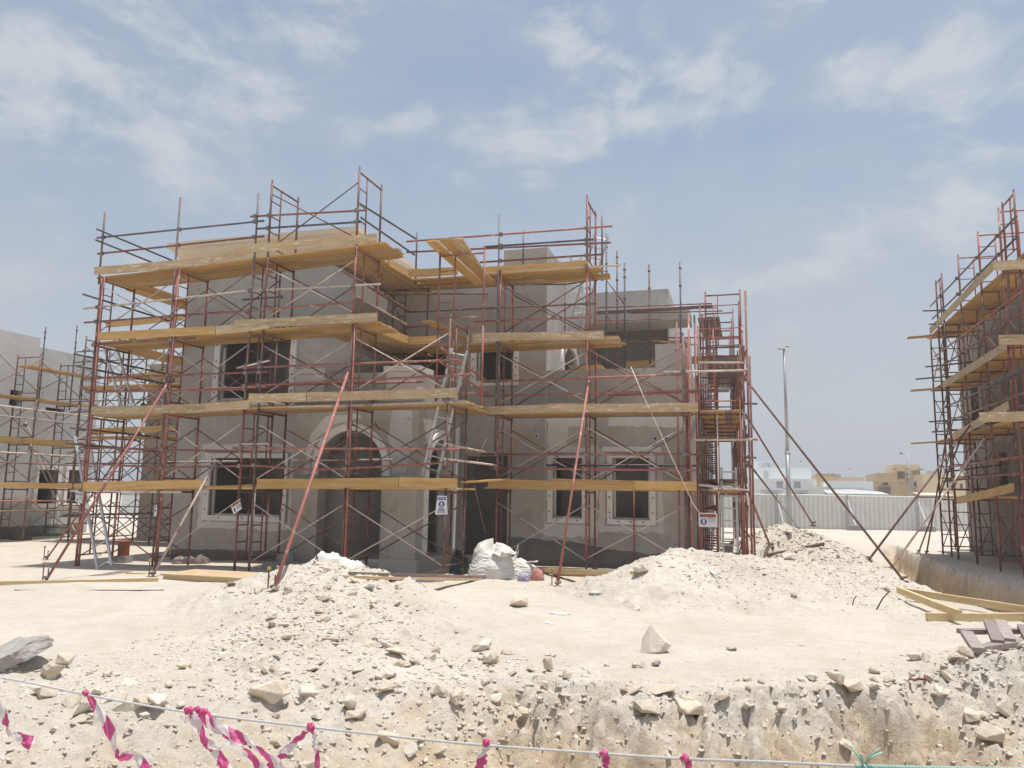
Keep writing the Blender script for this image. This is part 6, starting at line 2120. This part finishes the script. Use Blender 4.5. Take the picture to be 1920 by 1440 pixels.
def tape(pp, label, w=0.05, Y0=3.3, dy=0.0, twist=1.5, knot=True, ph=0.0):
    """ribbon through picture points at about the rope's distance"""
    pts = [hY(px, py, Y0 + dy * i) for i, (px, py) in enumerate(pp)]
    fine = []
    for i in range(len(pts) - 1):
        a, b0, c, d_ = pts[max(i - 1, 0)], pts[i], pts[i + 1], pts[min(i + 2, len(pts) - 1)]
        for k in range(14):
            f_ = k / 14
            fine.append(0.5 * ((2 * b0) + (c - a) * f_ + (2 * a - 5 * b0 + 4 * c - d_) * f_ * f_ + (3 * b0 - a - 3 * c + d_) * f_ ** 3))
    fine.append(pts[-1])
    vs, uvv, acc = [], [], 0.0
    n_ = len(fine)
    for i, P in enumerate(fine):
        if i:
            acc += (P - fine[i - 1]).length
        d_ = (fine[min(i + 1, n_ - 1)] - fine[max(i - 1, 0)]).normalized()
        s = d_.cross(YA).normalized()
        t = i / n_
        ang = 0.75 * math.sin(twist * 5 * t + ph)
        wd_ = 0.86 * w * (0.35 + 0.65 * min(1, t * 6)) * (1 + 0.12 * math.sin(t * 23 + ph))
        side = (s * math.cos(ang) + YA * math.sin(ang)) * wd_ / 2
        bulge = d_.cross(side.normalized()) * 0.012 * math.sin(t * 14 + ph)
        for j in range(5):
            q = -1 + j / 2
            vs.append(P + side * q + bulge * (1 - q * q) + d_.cross(side.normalized()) * 0.006 * math.sin(t * 40 + q * 4))
            uvv.append((acc + ph * 0.05, j / 4))
    fs = [(i * 5 + j, i * 5 + j + 1, (i + 1) * 5 + j + 1, (i + 1) * 5 + j) for i in range(n_ - 1) for j in range(4)]
    o = thing('barrier_tape', label, 'tape', pts[0], GTA)
    me = bpy.data.meshes.new('strip')
    me.from_pydata([tuple(v_ - pts[0]) for v_ in vs], [], fs)
    ul = me.uv_layers.new(name='UVMap')
    for lp in me.loops:
        ul.data[lp.index].uv = uvv[lp.vertex_index]
    me.materials.append(MATS['tape'])
    for p in me.polygons:
        p.use_smooth = True
    link_new('strip', me, o)
    if knot:
        mk = MB()
        rs = random.Random(int(ph * 100) + 5)
        nu_, nv_ = 14, 9
        vv, ff = [], []
        for j in range(nv_ + 1):
            for i in range(nu_):
                a, b_ = 2 * math.pi * i / nu_, math.pi * j / nv_
                r_ = 0.012 * (1 + 0.35 * math.sin(3 * a + 2 * b_ + ph) + 0.2 * math.sin(5 * a - 3 * b_))
                vv.append(pts[0] + Vector((r_ * 1.2 * math.sin(b_) * math.cos(a), r_ * math.sin(b_) * math.sin(a) - 0.004, r_ * 1.1 * math.cos(b_))))
        for j in range(nv_):
            for i in range(nu_):
                ff.append((j * nu_ + i, j * nu_ + (i + 1) % nu_, (j + 1) * nu_ + (i + 1) % nu_, (j + 1) * nu_ + i))
        mk.add(vv, ff).build('knot', 'tape_magenta', o, True)
    return o


mat('tape_magenta', (0.55, 0.04, 0.17), (0.68, 0.12, 0.3), 40, 0.4, bump=0.2, bscale=80, vary=0)
tape([(162, 1299), (183, 1330), (203, 1362), (215, 1400), (228, 1420), (250, 1412), (262, 1425), (285, 1460)], 'longest single tape tail hanging down at left', 0.05, ph=0.3)
tape([(-12, 1300), (8, 1345), (20, 1375), (45, 1385), (60, 1400)], 'short tape tail cut by the left edge', 0.055, ph=1.2, knot=False)
tape([(352, 1332), (372, 1365), (395, 1395), (418, 1430), (440, 1470)], 'left tail of the thick bunch of tape', 0.05, ph=2.1)
tape([(372, 1330), (388, 1352), (420, 1376), (455, 1405), (490, 1440), (510, 1470)], 'middle tail of the thick bunch of tape', 0.05, Y0=3.27, ph=0.9)
tape([(384, 1334), (405, 1358), (440, 1378), (478, 1400), (516, 1428), (530, 1450)], 'right tail of the thick bunch of tape', 0.048, Y0=3.24, ph=4.0, twist=2.2)
tape([(358, 1331), (366, 1350), (376, 1372), (392, 1402), (410, 1412)], 'short curled tail in the thick bunch of tape', 0.045, Y0=3.22, ph=5.1)
tape([(582, 1362), (560, 1385), (535, 1410), (512, 1432), (480, 1470)], 'tape slanting down to the left from the middle knot', 0.045, ph=3.2)
tape([(584, 1363), (590, 1385), (594, 1410), (596, 1450)], 'narrow tape hanging straight from the middle knot', 0.026, Y0=3.27, ph=1.7)
tape([(912, 1392), (908, 1412), (900, 1436), (892, 1465)], 'tape tail hanging in the centre of the foreground', 0.05, ph=2.6)
tape([(1133, 1412), (1136, 1430), (1139, 1460)], 'short magenta tape right of centre', 0.042, ph=0.2)
tape([(1284, 1421), (1290, 1436), (1300, 1460)], 'crumpled magenta tape end farthest right', 0.045, ph=0.1)
# bent rods and a twig
for pp, rr, m_, lab in (([(1643, 1144), (1655, 1122), (1668, 1108)], 0.012, 'rust', 'rusty bent rod sticking up by the long sand heap'), ([(1598, 1136), (1601, 1124), (1606, 1117)], 0.01, 'rust', 'short curved rusty rod left of the bent one')):
    p0 = onto(*pp[0])
    pts = [p0] + [hY(px, py, p0.y) for px, py in pp[1:]]
    tag(MB().path(pts, rr, 6).build('rebar', m_, None, True), lab, 'rod', 'rusty rods in the sand')
p0 = onto(943, 1439)
pts = [p0 - ZA * 0.1, hY(940, 1425, p0.y), hY(932, 1404, p0.y), hY(934, 1395, p0.y)]
tag(MB().path(pts, 0.014, 7).build('stick', 'old_timber', None, True), 'dark stick standing behind the centre tape', 'stick')
p0 = onto(1330, 1073)
tag(MB().path([onto(1345, 1067) + ZA * .03, onto(1330, 1070) + ZA * .04, onto(1334, 1077) + ZA * .04, onto(1354, 1087) + ZA * .03], 0.022, 7).build('pipe_offcut', 'white_paint', None, True), 'bent white pipe offcut lying on the long sand heap', 'pipe')
p0 = onto(1715, 1272)
vs = [hY(1705, 1274, p0.y), hY(1735, 1270, p0.y), hY(1737, 1278, p0.y - .05), hY(1712, 1280, p0.y - .06)]
mb = MB().path([hZ(1706, 1272, p0.z + .02), hZ(1715, 1275, p0.z + .05), hZ(1722, 1273, p0.z + .03), hZ(1735, 1274, p0.z + .05), hZ(1735, 1266, p0.z + .06)], 0.014, 6)
tag(mb.build('red_scrap', 'red_cloth', None, True), 'scrap of red plastic on the rubble ridge at right', 'scrap')

# ------------------------------------------------------------------ dusty air
hm = bpy.data.materials.new('haze')
hm.use_nodes = True
nt = hm.node_tree
nt.nodes.remove(nt.nodes['Principled BSDF'])
pv = N(nt, 'ShaderNodeVolumePrincipled')
pv.inputs['Color'].default_value = (0.93, 0.95, 0.98, 1)
pv.inputs['Density'].default_value = HAZE
pv.inputs['Anisotropy'].default_value = 0.3
nt.links.new(pv.outputs[0], nt.nodes['Material Output'].inputs['Volume'])
MATS['haze'] = hm
tag(MB().box(-640, 640, -240, 940, -4, 30).build('haze', 'haze'), 'thin dusty air over the site', 'haze', kind='stuff')

# ------------------------------------------------------------------ light, sky
EL, AZ = R(81), R(72)     # azimuth clockwise from +y
s_dir = Vector((math.cos(EL) * math.sin(AZ), math.cos(EL) * math.cos(AZ), math.sin(EL)))
sun_d = bpy.data.lights.new('sun', 'SUN')
sun_d.energy = 4.2
sun_d.angle = R(0.6)
sun_d.color = (1.0, 0.965, 0.915)
sun = bpy.data.objects.new('sun', sun_d)
COL.objects.link(sun)
sun.rotation_euler = (-s_dir).to_track_quat('-Z', 'Y').to_euler()
sun.location = s_dir * 60

w = bpy.data.worlds.new('World')
scene.world = w
w.use_nodes = True
nt = w.node_tree
bg = nt.nodes['Background']
sky = N(nt, 'ShaderNodeTexSky', sky_type='NISHITA')
sky.sun_disc = False
sky.sun_elevation = EL
sky.sun_rotation = AZ
sky.air_density = 1.0
sky.dust_density = 1.2
sky.ozone_density = 1.5
tc = N(nt, 'ShaderNodeTexCoord')
dirv = N(nt, 'ShaderNodeVectorMath', operation='NORMALIZE')
nt.links.new(tc.outputs['Generated'], dirv.inputs[0])
sepd = N(nt, 'ShaderNodeSeparateXYZ')
nt.links.new(dirv.outputs[0], sepd.inputs[0])
mx_ = N(nt, 'ShaderNodeMath', operation='MAXIMUM')
nt.links.new(sepd.outputs[2], mx_.inputs[0])
mx_.inputs[1].default_value = 0.0
ad = N(nt, 'ShaderNodeMath', operation='ADD')
nt.links.new(mx_.outputs[0], ad.inputs[0])
ad.inputs[1].default_value = 0.12
dv = N(nt, 'ShaderNodeVectorMath', operation='DIVIDE')
cmb = N(nt, 'ShaderNodeCombineXYZ')
for i in range(3):
    nt.links.new(ad.outputs[0], cmb.inputs[i])
nt.links.new(dirv.outputs[0], dv.inputs[0])
nt.links.new(cmb.outputs[0], dv.inputs[1])
n1 = noise(nt, dv.outputs[0], 2.3, 9, 0.56, 0.35)
stv = N(nt, 'ShaderNodeMapping')
stv.inputs['Rotation'].default_value = (0, R(8), 0)
stv.inputs['Scale'].default_value = (0.85, 0.85, 1.7)
nt.links.new(dirv.outputs[0], stv.inputs[0])
n2 = noise(nt, stv.outputs[0], 15.0, 9, 0.62, 0.4)
n3 = noise(nt, stv.outputs[0], 5.0, 9, 0.62, 0.4)
# cloud banks: soft lobes round chosen sky directions
CL = [(120, 180, 0.10, 0.85), (280, 215, 0.07, 0.7), (60, 110, 0.06, 0.6), (420, 40, 0.13, 0.85), (560, 10, 0.09, 0.6), (1080, 60, 0.06, 0.95), (1160, 110, 0.05, 0.75), (1220, 50, 0.04, 0.7), (1380, 190, 0.05, 0.8), (1290, 185, 0.07, 1.0), (1200, 215, 0.07, 0.95), (1100, 225, 0.08, 0.9), (1000, 250, 0.08, 0.8), (900, 265, 0.08, 0.75), (800, 290, 0.08, 0.7), (690, 310, 0.08, 0.55), (1650, 150, 0.07, 0.9), (1760, 170, 0.09, 0.95), (1860, 280, 0.12, 0.75), (1660, 60, 0.06, 0.5), (300, 335, 0.11, 0.5), (40, 380, 0.10, 0.5), (1530, 450, 0.13, 0.3), (1380, 190, 0.05, 0.6), (-300, 150, 0.2, 0.8), (2300, 200, 0.25, 0.8), (900, -500, 0.3, 0.7), (1800, -500, 0.3, 0.6), (100, -400, 0.3, 0.6)]
tot = None
for px, py, sig, am in CL:
    d_ = ray(px, py).normalized()
    dp = N(nt, 'ShaderNodeVectorMath', operation='DISTANCE')
    nt.links.new(dirv.outputs[0], dp.inputs[0])
    dp.inputs[1].default_value = d_
    mr = N(nt, 'ShaderNodeMapRange', interpolation_type='SMOOTHERSTEP')
    mr.inputs[1].default_value = 0.0
    mr.inputs[2].default_value = sig * 1.75
    mr.inputs[3].default_value = am
    mr.inputs[4].default_value = 0.0
    nt.links.new(dp.outputs['Value'], mr.inputs[0])
    if tot is None:
        tot = mr.outputs[0]
    else:
        mm = N(nt, 'ShaderNodeMath', operation='MAXIMUM')
        nt.links.new(tot, mm.inputs[0])
        nt.links.new(mr.outputs[0], mm.inputs[1])
        tot = mm.outputs[0]


def mth(op, a, b_):
    m_ = N(nt, 'ShaderNodeMath', operation=op)
    for i, v_ in enumerate((a, b_)):
        if isinstance(v_, (int, float)):
            m_.inputs[i].default_value = v_
        else:
            nt.links.new(v_, m_.inputs[i])
    return m_.outputs[0]


f = mth('ADD', mth('MULTIPLY', n3, 0.6), mth('MULTIPLY', n2, 0.4))
f = mth('ADD', mth('MULTIPLY', tot, 0.62), mth('MULTIPLY', mth('SUBTRACT', f, 0.5), 3.0))
cf = N(nt, 'ShaderNodeMapRange', interpolation_type='SMOOTHSTEP')
cf.inputs[1].default_value = 0.22
cf.inputs[2].default_value = 0.75
cf.inputs[3].default_value = 0.0
cf.inputs[4].default_value = 0.8
nt.links.new(f, cf.inputs[0])
SKY_S = 0.12
CLOUD = (4.5, 4.8, 5.0)
VEIL = (3.4, 3.85, 4.4)
hsv = N(nt, 'ShaderNodeHueSaturation')
hsv.inputs['Saturation'].default_value = 0.95
hsv.inputs['Value'].default_value = 1.0
nt.links.new(sky.outputs[0], hsv.inputs['Color'])
veil = N(nt, 'ShaderNodeMapRange', interpolation_type='SMOOTHSTEP')
veil.inputs[1].default_value = 0.0
veil.inputs[2].default_value = 0.6
veil.inputs[3].default_value = 0.92
veil.inputs[4].default_value = 0.5
nt.links.new(mx_.outputs[0], veil.inputs[0])
thin = mth('ADD', veil.outputs[0], mth('MULTIPLY', mth('SUBTRACT', n3, 0.5), 1.1))
thin.node.use_clamp = True
hzn = N(nt, 'ShaderNodeMapRange', interpolation_type='SMOOTHSTEP')
hzn.inputs[1].default_value = 0.0
hzn.inputs[2].default_value = 0.42
nt.links.new(mx_.outputs[0], hzn.inputs[0])
col = mixc(nt, thin, hsv.outputs[0], mixc(nt, hzn.outputs[0], (3.95, 4.15, 4.35), VEIL))
col = mixc(nt, cf.outputs[0], col, CLOUD)
nt.links.new(col, bg.inputs[0])
bg.inputs[1].default_value = SKY_S

scene.view_settings.view_transform = 'Standard'
scene.view_settings.look = 'None'
scene.view_settings.gamma = 1
scene.view_settings.exposure = 0.2
print('rocks', nrock, 'planks', sum(o.name.startswith('plank') for o in bpy.data.objects), 'objects', len(bpy.data.objects))
